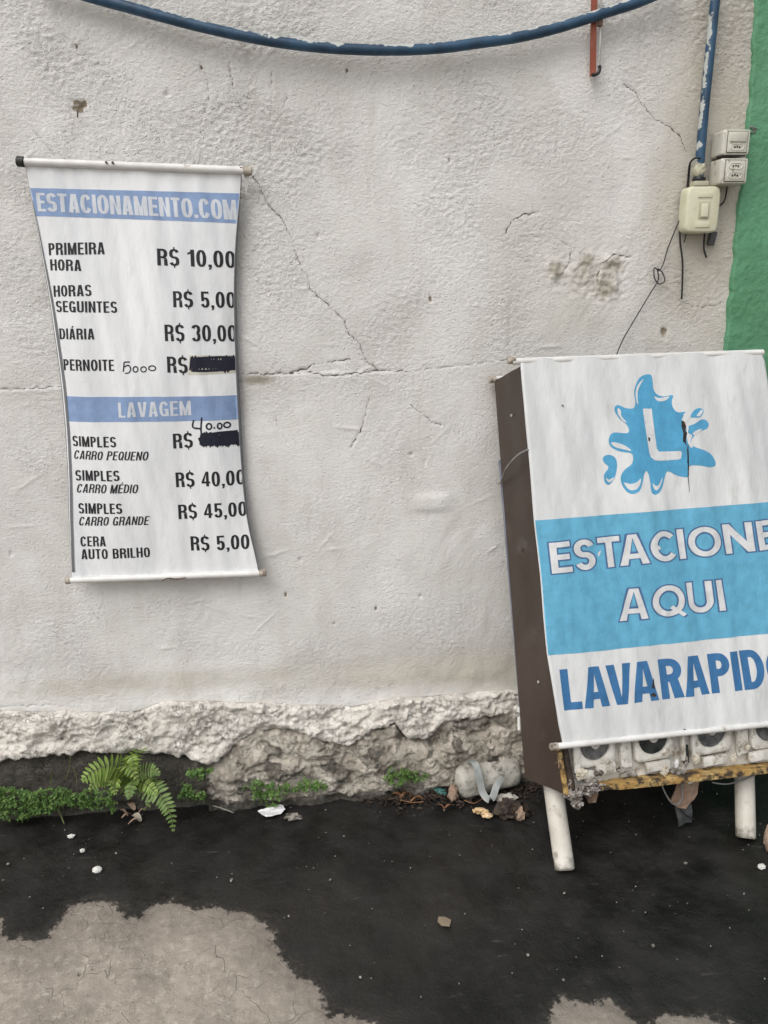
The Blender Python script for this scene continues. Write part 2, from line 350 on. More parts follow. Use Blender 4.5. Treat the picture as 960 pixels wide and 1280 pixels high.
M = dict(
 wall=wall_material(), plinth=plinth_material(), green=green_material(), ground=ground_material(),
 cloth=cloth_material('white_vinyl', (.69, .705, .725), (.79, .80, .81), (.52, .525, .53), .5),
 cloth2=cloth_material('weathered_white_vinyl', (.59, .60, .605), (.70, .71, .71), (.38, .375, .36), .6),
 edge_shade=ink('grey_edge_shade', (.16, .165, .175), 0),  # grey painted for the shaded back of the curled cloth edges
 band=ink('pale_blue_print', (.235, .335, .545), .45, to=(.55, .58, .64)),
 white_ink=ink('white_print', (.62, .65, .70), .25),
 black_ink=ink('black_print', (.018, .018, .022), .10),
 marker=ink('marker_ink', (.012, .014, .03), 0, .35),
 sky_ink=ink('light_blue_print', (.125, .40, .585), .12), logo_ink=ink('logo_blue_print', (.085, .345, .57), .10),
 outline_ink=ink('dark_blue_outline_print', (.07, .15, .30), .1), deep_ink=ink('deep_blue_print', (.045, .165, .36), .12),
 white_ink2=ink('offwhite_print', (.67, .68, .69), .1, to=(.4, .4, .4)),
 tape=worn('yellowed_tape', (.50, .47, .38), (.60, .58, .50), .4, 30),
 tube=worn('white_plastic_tube', (.62, .61, .59), (.72, .71, .69), .35, 20, .0004, 50, (.35, .30, .24), 25, .62, .75),
 wood_cap=worn('grimy_end_cap', (.30, .26, .21), (.47, .42, .36), .7, 60, .001, 90, (.12, .09, .07), 40, .5, .65),
 black_cap=worn('black_rubber', (.012, .012, .013), (.03, .03, .03), .5, 40),
 brown=worn('dark_brown_vinyl', (.046, .031, .024), (.066, .048, .039), .42, 5, .0018, 14, (.085, .070, .060), 9, .52, .8, stretch=(1, 1, .3)),
 edge=worn('grey_blue_edging', (.13, .145, .19), (.19, .20, .24), .5, 12),
 leg=worn('white_pvc_pipe', (.50, .47, .41), (.62, .59, .53), .5, 9, .0008, 60, (.25, .20, .15), 28, .56, .74),
 ply=worn('rotten_plywood', (.34, .20, .06), (.48, .34, .14), .85, 22, .003, 80, (.05, .035, .022), 30, .46, .6, stretch=(1, 1, 2.5)),
 panel=worn('grimy_white_plastic', (.50, .48, .43), (.66, .64, .59), .6, 16, .0015, 60, (.24, .20, .15), 34, .5, .68),
 ring=worn('black_socket_glass', (.006, .010, .010), (.03, .035, .035), .25, 30),
 ring_grey=worn('grey_socket_glass', (.05, .052, .054), (.13, .13, .13), .4, 50),
 film=worn('crumpled_clear_film', (.20, .18, .16), (.34, .31, .28), .25, 30, .006, 70, (.07, .055, .045), 50, .45, .6, spec=.7),
 scrap=worn('torn_paper', (.42, .38, .30), (.58, .54, .45), .8, 30, .002, 60, (.22, .15, .09), 40, .55, .7),
 pink=worn('torn_cardboard', (.26, .17, .12), (.36, .26, .19), .85, 20, .002, 50, (.12, .07, .05), 22, .5, .66),
 grey_scrap=worn('dark_grey_plastic', (.05, .052, .055), (.08, .08, .08), .5, 10),
 cream=worn('aged_cream_plastic', (.52, .51, .36), (.60, .59, .45), .38, 14, .0003, 60, (.36, .33, .22), 22, .6, .76),
 cream_dark=worn('cream_inset', (.40, .385, .28), (.46, .44, .33), .4, 20),
 outlet=worn('dirty_outlet_plastic', (.50, .49, .42), (.58, .57, .50), .4, 20, .0003, 60, (.27, .24, .19), 40, .56, .7),
 outlet_side=worn('stained_outlet_side', (.36, .33, .28), (.46, .43, .37), .6, 24, .0006, 60, (.20, .15, .13), 30, .48, .66),
 hole=worn('socket_recess', (.10, .10, .09), (.20, .19, .17), .5, 60), dark=worn('dark_slot', (.01, .01, .01), (.02, .02, .02), .6),
 wire=worn('black_wire', (.010, .010, .012), (.022, .022, .025), .45, 30),
 grey_wire=worn('grey_cord', (.17, .165, .16), (.26, .25, .24), .6, 30),
 metal=worn('dull_metal', (.30, .29, .27), (.48, .47, .44), .35, 40),
 red=worn('faded_red_tape', (.26, .065, .035), (.36, .12, .07), .6, 20, .0005, 60, (.20, .06, .04), 30, .5, .7),
 rust=worn('rusty_hook', (.06, .04, .03), (.14, .09, .06), .7, 60),
 pipe=pipe_material(),
 stone=worn('grey_concrete_lump', (.33, .315, .275), (.50, .48, .43), .9, 12, .004, 55, (.105, .095, .08), 26, .5, .68),
 stone_pale=worn('pale_mortar_face', (.27, .265, .22), (.38, .37, .31), .9, 20, .004, 60, (.12, .12, .09), 30, .52, .64),
 ribbon=worn('grey_blue_strap', (.27, .285, .28), (.42, .44, .43), .25, 12, spec=.6, bump=.002),
 brick=worn('pinkish_brick_piece', (.23, .155, .11), (.32, .23, .17), .9, 20, .003, 60),
 paper=worn('white_paper', (.66, .66, .67), (.76, .76, .77), .6, 20, .003, 30),
 pebble=worn('white_pebble', (.58, .57, .53), (.72, .71, .68), .8, 60),
 gravel=worn('ground_grit', (.10, .09, .08), (.34, .31, .27), .9, 200, 0),
 leafdead=worn('dead_leaf', (.13, .055, .025), (.25, .13, .065), .7, 40, .002, 60),
 litter=worn('dark_litter', (.018, .013, .010), (.055, .038, .026), .8, 60, .003, 80),
 peel=worn('yellow_fruit_peel', (.62, .42, .22), (.72, .56, .36), .5, 50, .002, 60, (.20, .12, .04), 60, .52, .66),
 teal=worn('teal_plastic', (.04, .13, .12), (.09, .22, .20), .4, 40),
)
def leg_material():
    t = NT('scuffed_pvc_pipe', .5, .45)
    c = t.mix(t.ramp(t.noise(9, 5), .35, .65), (.50, .47, .41), (.62, .59, .53))
    c = t.mix(t.ramp(t.noise(28, 6, .65, off=3.3), .56, .74), c, (.25, .20, .15))
    g = t.n('ShaderNodeSeparateXYZ'); t.put(g.inputs[0], t.co)
    z = t.math('ADD', g.outputs['Z'], t.math('MULTIPLY', t.math('SUBTRACT', t.noise(45, 6, .75), .5), .12))
    c = t.mix(t.ramp(z, .005, .05, .85, 0), c, (.09, .075, .06))
    c = t.mix(t.ramp(t.noise(8, 4, .7, stretch=(9, 9, .8)), .6, .75, 0, .5), c, (.33, .29, .24))
    t.color(c); t.bump(t.noise(60, 4), .0008); return t.m
M['leg'] = leg_material()
def leaf_mat(name, c1, c2, sc=60):
    t = NT(name, .5, .4); oi = t.n('ShaderNodeNewGeometry')
    c = t.mix(oi.outputs['Random Per Island'], c1, c2)
    c = t.mix(t.ramp(t.noise(sc, 3), .4, .7, 0, .5), c, tuple(x*.6 for x in c1))
    t.color(c); t.b.inputs['Subsurface Weight'].default_value = .0
    tr = t.n('ShaderNodeBsdfTranslucent'); t.put(tr.inputs[0], c); mx = t.n('ShaderNodeMixShader'); mx.inputs[0].default_value = .25
    out = t.t.nodes['Material Output']; t.put(mx.inputs[1], t.b.outputs[0]); t.put(mx.inputs[2], tr.outputs[0]); t.put(out.inputs[0], mx.outputs[0])
    return t.m
M['fern'] = leaf_mat('fern_leaf', (.17, .27, .045), (.32, .43, .11))
M['fern_dark'] = leaf_mat('older_fern_leaf', (.11, .19, .04), (.21, .30, .10))
M['clover'] = leaf_mat('small_weed_leaf', (.065, .145, .03), (.17, .28, .07))
M['stem'] = worn('plant_stem', (.10, .13, .04), (.16, .17, .07), .6)

# ================================================================== SETTING
def px_wall_xz(pts, y=0.0):
    return [(p.x, p.z) for p in (on_wall(a, b, y) for a, b in pts)]
def axis(lo, hi, a, b, step):      # fine between a and b, growing outside
    v = list(np.arange(a, b, step)); s = step*2; x = a
    while x > lo: x -= s; v.insert(0, x); s *= 1.5
    s = step*2; x = v[-1]
    while x < hi: x += s; v.append(x); s *= 1.5
    return np.array(v)

GREEN = px_wall_xz([(948, -30), (945, 0), (938, 60), (936, 110), (930, 200), (922, 260), (915, 320), (908, 390), (905, 430)])
GX0 = GREEN[-1][0]
def green_edge(z):
    zs = np.array([g[1] for g in GREEN][::-1]); xs = np.array([g[0] for g in GREEN][::-1])
    return np.interp(z, zs, xs)

LIP = px_wall_xz([(-300, 893), (0, 891), (100, 893), (170, 892), (205, 880), (260, 880), (300, 882), (380, 884), (440, 886), (500, 876), (560, 872), (640, 866), (720, 862), (980, 850), (1300, 845)], -.03)
def lip(x): return np.interp(x, [p[0] for p in LIP], [p[1] for p in LIP])
RAW = px_wall_xz([(-300, 965), (0, 958), (60, 948), (100, 944), (150, 946), (180, 948), (230, 952), (262, 960), (285, 945), (300, 926), (324, 917), (371, 915), (391, 926), (435, 936), (466, 916), (494, 905), (512, 928), (534, 925), (557, 906), (601, 900), (648, 897), (800, 895), (1300, 890)], -.05)
def raw(x): return np.interp(x, [p[0] for p in RAW], [p[1] for p in RAW])

# ---- wall
xs = axis(-5, 1.3, -.95, 1.25, .0036); xs = xs[xs < 1.42]
zs = axis(-.02, 3.2, .12, 2.42, .0036); zs = zs[zs > -.2]
X, Z = np.meshgrid(xs, zs)
coarse = .25+.55*sstep(1.2, 2.2, Z)*sstep(-.9, .2, -X+.1)+.15*sstep(1.0, 1.6, Z)
coarse += .5*sstep(2.02, 2.2, Z)+.35*sstep(.95, 1.15, X)*sstep(1.9, 2.2, Z)
coarse = np.clip(coarse+.25*fbm(X*3, Z*3, 5, 3), .08, 1.3)
D = .0055*fbm(X*1.8, Z*1.8, 1, 3)
D += .0012*fbm(X*11+2*perlin(X*3, Z*3, 4), Z*7, 2, 3)
rid = 1-np.abs(fbm(X*34+1.5*perlin(X*12, Z*12, 9), Z*50, 3, 3))
patch = sstep(-.35, .45, fbm(X*3.2, Z*4, 17, 3))
D += .0008*coarse*(rid-.7)*patch+.0019*coarse*(.35+.9*patch)*fbm(X*80+perlin(X*20, Z*20, 7), Z*95, 6, 2)
# trowel scrapes, flakes and lumps
for k in range(60):
    cx = rng.uniform(-.85, 1.1); cz = rng.uniform(.5, 2.3); a = rng.uniform(-.9, .9); L = rng.uniform(.012, .05); W = rng.uniform(.002, .005)
    m = (np.abs(X-cx) < .09) & (np.abs(Z-cz) < .09)
    dx = (X[m]-cx)*math.cos(a)+(Z[m]-cz)*math.sin(a); dz = -(X[m]-cx)*math.sin(a)+(Z[m]-cz)*math.cos(a)
    D[m] += rng.uniform(.001, .0026)*np.exp(-(dx/L)**2-(dz/W)**2)
def lump(px, py, rx, rz, h, p=2):
    c = on_wall(px, py); return h*np.exp(-(np.abs((X-c.x)/rx)**p+np.abs((Z-c.z)/rz)**p))
D += lump(540, 628, .055, .026, .006, 4)
stain = np.zeros_like(X); chip = np.zeros_like(X); damp_shade = np.zeros_like(X)
for (px, py, rx, rz) in ((694, 335, .025, .03), (770, 330, .035, .035), (760, 365, .05, .03), (735, 325, .02, .02), (730, 345, .09, .05)):
    g = lump(px, py, rx, rz, 1.0); stain += g*(.55 if rx > .06 else .62); D += g*.004*fbm(X*60, Z*60, 11, 3)
D += lump(694, 340, .016, .02, .008)+lump(770, 350, .008, .03, .008)+lump(762, 325, .022, .012, .007)
for (px, py, r) in ((97, 133, .015), (104, 130, .009), (252, 85, .004), (397, 295, .006), (317, 243, .006), (326, 242, .004), (538, 374, .0045), (562, 200, .003), (514, 568, .006), (531, 578, .004), (357, 744, .004), (418, 779, .003), (14, 692, .004), (60, 88, .003), (96, 60, .004), (434, 88, .003), (372, 325, .004), (830, 415, .009), (640, 530, .004), (560, 90, .005), (208, 117, .006), (375, 700, .004), (525, 745, .006), (470, 760, .004), (743, 448, .006)):
    g = lump(px, py, r, r*(1 if r > .0045 and px != 830 else 1.8), 1.0, 3)*(1+.6*fbm(X*90, Z*90, 13, 2)); chip = np.maximum(chip, g*(1 if r > .0065 or (px+py) % 3 == 0 else .45)); D -= g*.004
for (px, py, rx, rz, v) in ((322, 475, .06, .016, 1.0), (400, 472, .10, .008, .35), (395, 445, .05, .05, .3), (515, 565, .04, .03, .3), (300, 25, .4, .03, .35), (480, 75, .35, .02, .4), (250, 55, .3, .02, .35), (115, 770, .03, .04, .35), (680, 20, .2, .04, .4), (868, 230, .03, .14, .5), (895, 330, .035, .12, .35), (830, 415, .008, .03, .6), (180, 845, .5, .03, .35), (480, 850, .6, .035, .45), (620, 480, .05, .05, .45), (300, 245, .03, .04, .25), (880, 20, .07, .06, .5), (650, 300, .05, .07, .3), (720, 290, .02, .06, .35)):
    stain = np.maximum(stain, lump(px, py, rx, rz, v))
for (px, py, rx, rz, v) in ((720, 350, .45, .4, .62), (900, 200, .28, .9, 1.0), (600, 835, .9, .10, .95), (200, 852, .9, .06, .8), (720, 200, .2, .5, .45), (480, 500, .4, .05, .4), (640, 480, .12, .12, .7), (450, 820, .8, .12, .45)):  # right-hand entries paint the wall's shade falloff, low ones are grime
    damp_shade = np.maximum(damp_shade, lump(px, py, rx, rz, v))
CR = [
 [(287, 78), (289, 95), (292, 115), (297, 127), (302, 137), (312, 146)],
 [(308, 212), (322, 228), (330, 245), (340, 262), (352, 272), (358, 285), (365, 300), (371, 320), (378, 335), (386, 350), (389, 363), (402, 374), (414, 385), (422, 393), (430, 402)],
 [(430, 402), (437, 418), (448, 428), (455, 445), (462, 455), (475, 464)],
 [(-60, 490), (0, 487), (30, 486), (80, 483)],
 [(296, 467), (330, 468), (355, 467), (372, 464), (398, 455), (437, 449)],
 [(362, 467), (385, 465), (410, 470), (440, 467), (480, 463), (515, 465)],
 [(512, 506), (525, 515), (538, 526), (552, 532)], [(462, 498), (458, 515), (450, 540), (438, 560)],
 [(780, 105), (795, 115), (803, 130), (818, 148), (836, 158), (850, 170), (858, 190)], [(22, 140), (38, 160), (50, 172), (68, 194)],
 [(850, 375), (865, 383), (885, 383), (905, 378)], [(300, 335), (318, 340), (330, 360), (334, 372)], [(360, 120), (352, 135)],
 [(632, 292), (640, 276), (655, 268), (672, 266)], [(260, 105), (262, 120), (256, 140)], [(115, 760), (122, 775), (128, 752)],
 [(330, 238), (345, 230), (360, 224)], [(700, 300), (715, 310), (712, 330), (700, 345)], [(746, 352), (752, 330), (768, 318), (790, 322)],
 [(340, 90), (338, 200)], [(345, 520), (350, 540), (360, 555)], [(90, 880), (60, 878), (0, 880)], [(515, 465), (545, 460), (590, 456), (640, 448)]]
def crack_field(X, Z, W=None):
    cdist = np.full(X.shape, .02)
    wx = X+.004*perlin(X*60, Z*60, 20); wz = Z+.004*perlin(X*60+5, Z*60, 21)
    for i, c in enumerate(CR):
        pts = px_wall_xz(c); cdist = np.minimum(cdist, seg_dist(wx, wz, pts)+(.0009 if i in (9, 11, 12, 14, 15, 16, 19, 20, 21, 22) else (.0004 if i in (0, 6, 7, 10, 17) else 0)))
    return cdist
crack = crack_field(X, Z)
D -= .0032*np.exp(-(crack/.0024)**2)*np.clip(.8+fbm(X*9, Z*9, 19, 2), .1, 1.2)
# plaster joint: the lower coat stands a little proud under the horizontal joint
jl = px_wall_xz([(-300, 492), (0, 487), (300, 467), (480, 464), (640, 448), (1300, 430)])
jz = np.interp(X, [p[0] for p in jl], [p[1] for p in jl])
D += .004*sstep(.0, .004, jz-Z+.001*perlin(X*30, Z*0, 3))*np.exp(-np.clip(jz-Z, 0, 9)/.06)*sstep(.62, .3, X)*np.clip(.55+fbm(X*4, Z*0+3, 8, 2), 0, 1.2)
# sagging swell near the foot of the wall
D += .012*sstep(.14, .0, Z-lip(X))+.004*fbm(X*9, Z*9, 15, 3)*sstep(.2, .0, Z-lip(X))
D -= .05*sstep(.0, -.02, Z-lip(X))
P = np.stack([X, -D, Z], -1)
P[:, :, 0] = np.where(X > 1.3, np.minimum(X, green_edge(Z)+.05), X)
back = P[-1:].copy(); back[..., 1] = .2; back2 = back.copy(); back2[..., 2] = -.1
P = np.concatenate([P, back, back2], 0)
def ex(a): return np.concatenate([a, a[-1:], a[-1:]], 0)
wall_root = empty('plaster_wall', (0, .1, 0), 'old whitewashed plaster wall with cracks and a crumbling foot, behind the price banner', 'wall')
grid_mesh('plaster_face', P, M['wall'], dict(coarse=ex(coarse*(.45+.75*patch)), crack=ex(crack), stain=ex(stain), chip=ex(chip), damp_shade=ex(damp_shade)), wall_root)

# ---- crumbling plinth at the wall's foot
xs = axis(-5, 1.4, -.95, .95, .0036); xs = xs[xs < 1.21]; nv = 92
vv = np.linspace(0, 1, nv)
X, V = np.meshgrid(xs, vv)
LZ = lip(X)+.006*fbm(X*14, X*0, 31, 4)
Zp = -.02+(LZ+.02)*np.minimum(V/.955, 1)
RZ = raw(X)+.010*fbm(X*22, X*0+3, 32, 4)
rawm = sstep(.004, -.006, Zp-RZ+.004*fbm(X*40, Zp*40, 33, 3))
left = sstep(-.30, -.42, X)      # left part: the lower zone is an even grey ledge
depth = .034+.010*fbm(X*5, Zp*5, 34, 3)
face = depth+.011*fbm(X*11, Zp*14, 35, 5, .6)+sstep(-.25, .4, fbm(X*7, Zp*11, 47, 3))*(.003*(1-2*np.abs(perlin(X*45, Zp*60, 36)))+.007*np.maximum(fbm(X*52, Zp*60, 48, 3), -.1))
face += .008*np.exp(-((Zp-RZ-.02)/.018)**2)
lowr = .022+.018*fbm(X*9, Zp*14, 37, 4)+.005*(1-2*np.abs(perlin(X*26+2*perlin(X*8, Zp*8, 2), Zp*38, 38)))+.006*sstep(-.2, .4, fbm(X*9, Zp*12, 46, 3))*fbm(X*60, Zp*60, 49, 2)
lowr += .030*np.clip((RZ-Zp)/.10, 0, 1)
lowr = np.where(left > .5, .006+.006*fbm(X*12, Zp*12, 39, 3)+.018*np.clip((RZ-Zp)/.05, 0, 1), lowr)
Dp = face*(1-rawm)+lowr*rawm
gap = np.exp(-((Zp-.012)/.013)**2)*sstep(.25, -.1, fbm(X*5, X*0+8, 40, 3)-.1)
Dp -= .018*gap
und = np.exp(-((Zp-(RZ-.006))/.006)**2)*sstep(-.3, .3, fbm(X*7, X*0, 41, 2)); Dp -= .009*und*rawm
top = sstep(.945, 1.0, V+.03*fbm(X*30, X*0, 50, 3)); Dp = Dp*(1-top)-.012*top
grime_shade = np.clip(sstep(.035, .0, Zp)*.8+.78*left*rawm, 0, 1)
grime_shade = np.maximum(grime_shade, .95*und*rawm)  # overhang shade painted into the undercut below the broken edge
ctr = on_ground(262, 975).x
grime_shade = np.maximum(grime_shade, .75*np.exp(-((X-ctr-.0)/.05)**2)*rawm)
grime_shade = np.maximum(grime_shade, .6*rawm*sstep(.3, .7, fbm(X*10, Zp*14, 42, 4)+.3))
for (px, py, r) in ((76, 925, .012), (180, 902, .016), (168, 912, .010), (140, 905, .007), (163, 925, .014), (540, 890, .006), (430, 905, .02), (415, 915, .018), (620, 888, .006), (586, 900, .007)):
    c = on_wall(px, py, -.035); g = np.exp(-(((X-c.x)/r)**2+((Zp-c.z)/(r*.7))**2)**1.5); grime_shade = np.maximum(grime_shade, g*.62); Dp -= g*.006
Pp = np.stack([X, -Dp, Zp], -1)
grid_mesh('plinth', Pp, M['plinth'], dict(raw=rawm, grime_shade=grime_shade), wall_root)

# ---- green wall on the right
vz = axis(-.02, 3.2, .0, 2.42, .006); vz = vz[vz > -.1]
us = np.concatenate([[-.012, -.004, 0, .003], np.arange(.008, .35, .006), np.geomspace(.36, 4, 14)])
U, Zg = np.meshgrid(us, vz)
ge = green_edge(Zg)+.006*fbm(Zg*14, Zg*0, 51, 4)
Xg = ge+U
Dg = .004*fbm(Xg*3, Zg*3, 52, 3)+.0022*(1-np.abs(fbm(Xg*32, Zg*32, 53, 3)))+.0012*fbm(Xg*90, Zg*90, 55, 2)+.010
Dg = np.where(U < -.003, -.02, np.where(U < .001, Dg-.004, Dg))
Pg = np.stack([Xg, -Dg, Zg], -1); bk = Pg[-1:].copy(); bk[..., 1] = .2; bk2 = bk.copy(); bk2[..., 2] = -.1
gw = grid_mesh('green_wall', np.concatenate([Pg, bk, bk2], 0), M['green'])
tag(gw, 'green painted rough wall at the right, beside the whitewashed one', 'wall')

# ---- ground
xs = axis(-60, 60, -.95, 1.35, .0045); ys = axis(-60, .3, -1.2, .06, .0045)
X, Y = np.meshgrid(xs, ys)
def gp(pts): return [(p.x, p.y) for p in (on_ground(a, b) for a, b in pts)]
e1 = gp([(-200, 1150), (0, 1148), (8, 1168), (30, 1176), (58, 1172), (72, 1150), (84, 1132), (110, 1124), (150, 1130), (158, 1146), (178, 1143), (184, 1131), (215, 1122), (240, 1136), (265, 1130), (300, 1140), (330, 1153), (343, 1166), (341, 1182), (355, 1202), (372, 1214), (394, 1236), (412, 1258), (412, 1274), (440, 1268), (468, 1284), (520, 1330), (600, 1330), (672, 1290), (690, 1268), (703, 1245), (735, 1251), (762, 1250), (782, 1268), (808, 1279), (830, 1268), (875, 1267), (920, 1280), (1000, 1300), (1200, 1320)])
poly = e1+[(60, e1[-1][1]-.3), (60, -60), (-60, -60), (-60, e1[0][1])]
fine = (np.abs(X) < 1.6) & (Y > -1.9) & (Y < .1)
dry = np.full(X.shape, -1.0); dry[fine] = sdist(X[fine], Y[fine], poly); dry[~fine] = np.where(Y[~fine] < -1.0, .5, -.5)
H = .006*fbm(X*2.2, Y*2.2, 61, 3)*(np.abs(X) < 8)+.0018*fbm(X*16, Y*16, 62, 4)
H += .0016*sstep(-.004, .006, dry+.02*fbm(X*30, Y*30, 66, 4))*(1+fbm(X*40, Y*40, 63, 3))
H -= .004
tag(grid_mesh('ground', np.stack([X, Y, H], -1), M['ground'], dict(dry=dry)), kind='structure')

# ================================================================== PRINTING: lettering strokes
def poly_strip(out, A, B):
    for i in range(len(A)-1): out.append([A[i], A[i+1], B[i+1], B[i]])
def ring(cx, cy, rx, ry, a0, a1, t, th, p=2.0, n=None):
    n = n or max(8, int(abs(a1-a0)/9)); A = []; B = []; out = []
    for i in range(n+1):
        a = math.radians(a0+(a1-a0)*i/n); c, s = math.cos(a), math.sin(a)
        def se(rx, ry, pp):
            return (cx+rx*math.copysign(abs(c)**(2/pp), c), cy+ry*math.copysign(abs(s)**(2/pp), s))
        A.append(se(rx, ry, p)); B.append(se(rx-t, ry-th, max(2.0, p-.4)))
    poly_strip(out, A, B); return out
def rc(x0, y0, x1, y1): return [[(x0, y0), (x1, y0), (x1, y1), (x0, y1)]]
def pg(*p): return [list(p)]
WC = dict(I=.155, L=.36, E=.38, T=.38, F=.36, H=.46, O=.46, C=.45, G=.46, Q=.46, D=.45, P=.42, R=.45, B=.45, S=.43, N=.46, M=.56, A=.46, V=.46, U=.45)
WG = dict(I=.20, L=.50, E=.57, T=.62, H=.7, O=.90, C=.74, G=.8, Q=.92, D=.66, P=.54, R=.6, B=.5, S=.58, N=.80, M=.8, A=.80, V=.76, U=.72)
WH = dict(I=.21, L=.48, A=.66, V=.66, R=.56, P=.53, D=.58, O=.66)
def glyph(ch, geo, t, grow=0.0):
    acc = ch in 'ÁÉ'; ch = {'Á': 'A', 'É': 'E'}.get(ch, ch)
    th = t*(.92 if geo else .80); p = 2.0 if geo else 2.45
    W = WH if geo == 'heavy' else (WG if geo else WC)
    if ch in '01345$': w = {'0': .44, '1': .30, '3': .43, '4': .46, '5': .43, '$': .45}[ch]
    elif ch in ',.': w = t
    elif ch == ' ': return [], .20 if not geo else .3
    else: w = W[ch]
    if ch in 'I,.': w = t-2*grow
    w += 2*grow
    P = []; s = rc(0, 0, t, 1); tt = t
    if ch == 'I': P = s
    elif ch == 'L': P = s+rc(t, 0, w, th)
    elif ch == 'E': P = s+rc(t, 0, w, th)+rc(t, 1-th, w, 1)+rc(t, .51-th/2, w*.93, .51+th/2)
    elif ch == 'T': P = rc(w/2-t/2, 0, w/2+t/2, 1-th)+rc(0, 1-th, w, 1)
    elif ch == 'H': P = s+rc(w-t, 0, w, 1)+rc(t, .52-th/2, w-t, .52+th/2)
    elif ch in 'O0': P = ring(w/2, .5, w/2, .5, 0, 360, t, th, p)
    elif ch == 'Q': P = ring(w/2, .5, w/2, .5, 0, 360, t, th, p)+pg((w*.52, .26), (w*.62, .34), (w*1.02, .02), (w*.92, -.05))
    elif ch == 'C': P = ring(w/2 if not geo else .56*w, .5, w/2 if not geo else .56*w, .5, 42 if geo else 28, 318 if geo else 332, t, th, p)
    elif ch == 'G': P = ring(w/2, .5, w/2, .5, 30, 340, t, th, p)+rc(w*.52, .38, w, .38+th)+rc(w-t, .0, w, .38)
    elif ch == 'D':
        cx = w*.42; P = s+rc(t, 0, cx, th)+rc(t, 1-th, cx, 1)+ring(cx, .5, w-cx, .5, -90, 90, t, th, p)
    elif ch in 'PR':
        cx = w*.48; ry = .29 if geo else .28; P = s+rc(t, 1-th, cx, 1)+rc(t, 1-2*ry, cx, 1-2*ry+th)+ring(cx, 1-ry, w-cx, ry, -90, 90, t, th, p)
        if ch == 'R': P += pg((w*.80, 0) if not geo else (w*.98-t*1.15, 0), (w*1.03, 0) if geo else (w*1.02, 0), (w*.62+t*.5, 1-2*ry+th*.5), (w*.62-t*.6, 1-2*ry+th*.5)) if geo else pg((w-t*.98, 0), (w+.01, 0), (w-.01, .34), (w-t-.01, .38))+pg((w*.45, 1-2*ry+.01), (w-.01, .34), (w-.03, .44), (w*.6, .50))
    elif ch == 'B':
        cx = w*.5; P = s+rc(t, 0, cx, th)+rc(t, 1-th, cx, 1)+rc(t, .51-th/2, cx, .51+th/2)
        P += ring(cx, .5*(.51-th/2+1), w-cx-.01, .5*(1-.51+th/2), -90, 90, t, th, p)+ring(cx, .5*(.51+th/2), w-cx, .5*(.51+th/2), -90, 90, t, th, p)
    elif ch in 'S$':
        ry = (1+th)/4; P = ring(w/2, 1-ry, w/2, ry, 18, 270, t, th, p)+ring(w/2, ry, w/2, ry, 90, -162, t, th, p)
        if ch == '$': P += rc(w/2-.03, -.12, w/2+.03, .0)+rc(w/2-.03, 1, w/2+.03, 1.12)
    elif ch == '3':
        ry = (1+th)/4; P = ring(w/2, 1-ry, w/2, ry, 165, -80, t, th, p)+ring(w/2, ry, w/2, ry, 80, -165, t, th, p)
    elif ch == '5':
        P = ring(w/2, .32, w/2, .32, 140, -162, t, th, p)+rc(.03, .40, .03+t*.9, 1)+rc(.03+t*.9, 1-th, w*.95, 1)
    elif ch == '1': P = rc(w-t*1.1, 0, w, 1)+pg((0, .68), (w-t*1.1, .76), (w-t*1.1, .92), (w-t*1.3, .86), (0, .80))
    elif ch == '4': P = rc(w-t*1.45, 0, w-t*.5, 1)+rc(0, .20, w-t*1.45, .20+th)+rc(w-t*.5, .20, w, .20+th)+pg((0, .2+th), (t*.9, .2+th), (w-t*1.45, .80), (w-t*1.45, 1))
    elif ch == 'N': P = s+rc(w-t, 0, w, 1)+pg((w-t, 0), (w-t, .36), (t, 1), (t, .64))
    elif ch == 'M': P = s+rc(w-t, 0, w, 1)+pg((w/2-.5*t, 0), (w/2+.0*t, .0), (w/2, .40), (t, 1), (t, .60))+pg((w/2, 0), (w/2+.5*t, 0), (w-t, .60), (w-t, 1), (w/2, .40))
    elif ch in 'AV':
        k = t*1.08; P = pg((0, 0), (k, 0), (w/2+k*.12, 1), (w/2-k*.62, 1))+pg((w-k, 0), (w, 0), (w/2+k*.62, 1), (w/2-k*.12, 1))
        if ch == 'A': P += rc(w*.27, .20, w*.73, .20+th*.95)
        else: P = [[(x, 1-y) for x, y in q] for q in P]
    elif ch == 'U':
        ry = w/2*(1 if geo else 1.05); P = rc(0, ry, t, 1)+rc(w-t, ry, w, 1)+ring(w/2, ry, w/2, ry, 180, 360, t, th, p)
    elif ch == '.': P = rc(0, 0, t, t)
    elif ch == ',': P = rc(0, 0, t, t)+pg((t*.45, 0), (t, 0), (t*.75, -.13), (t*.1, -.17), (t*.1, -.10))
    if acc: P += pg((w*.42, 1.06), (w*.60, 1.06), (w*.80, 1.24), (w*.55, 1.24))
    return P, w
def layout(text, geo, t, gapk, expand=0.0):
    x = 0; polys = []; prev = ''
    for ch in text:
        if geo and prev+ch in ('TA', 'AV', 'VA', 'AC', 'LA', 'RA', 'AR', 'AP'): x -= (.45 if geo == 'heavy' else 1)*{'TA': .16, 'AV': .17, 'VA': .17, 'AC': .06, 'LA': .02, 'RA': .05, 'AR': -.06, 'AP': .0}[prev+ch]
        prev = ch
        P, w = glyph(ch, geo, t)
        if expand and P:
            # same skeleton grown outwards by `expand`
            P2, w2 = glyph(ch, geo, t+2*expand, expand)
            P = [[(px-expand, py*(1+2*expand)-expand) for px, py in q] for q in P2]
        polys += [[(px+x, py) for px, py in q] for q in P]; x += w+gapk
    return polys, x-gapk
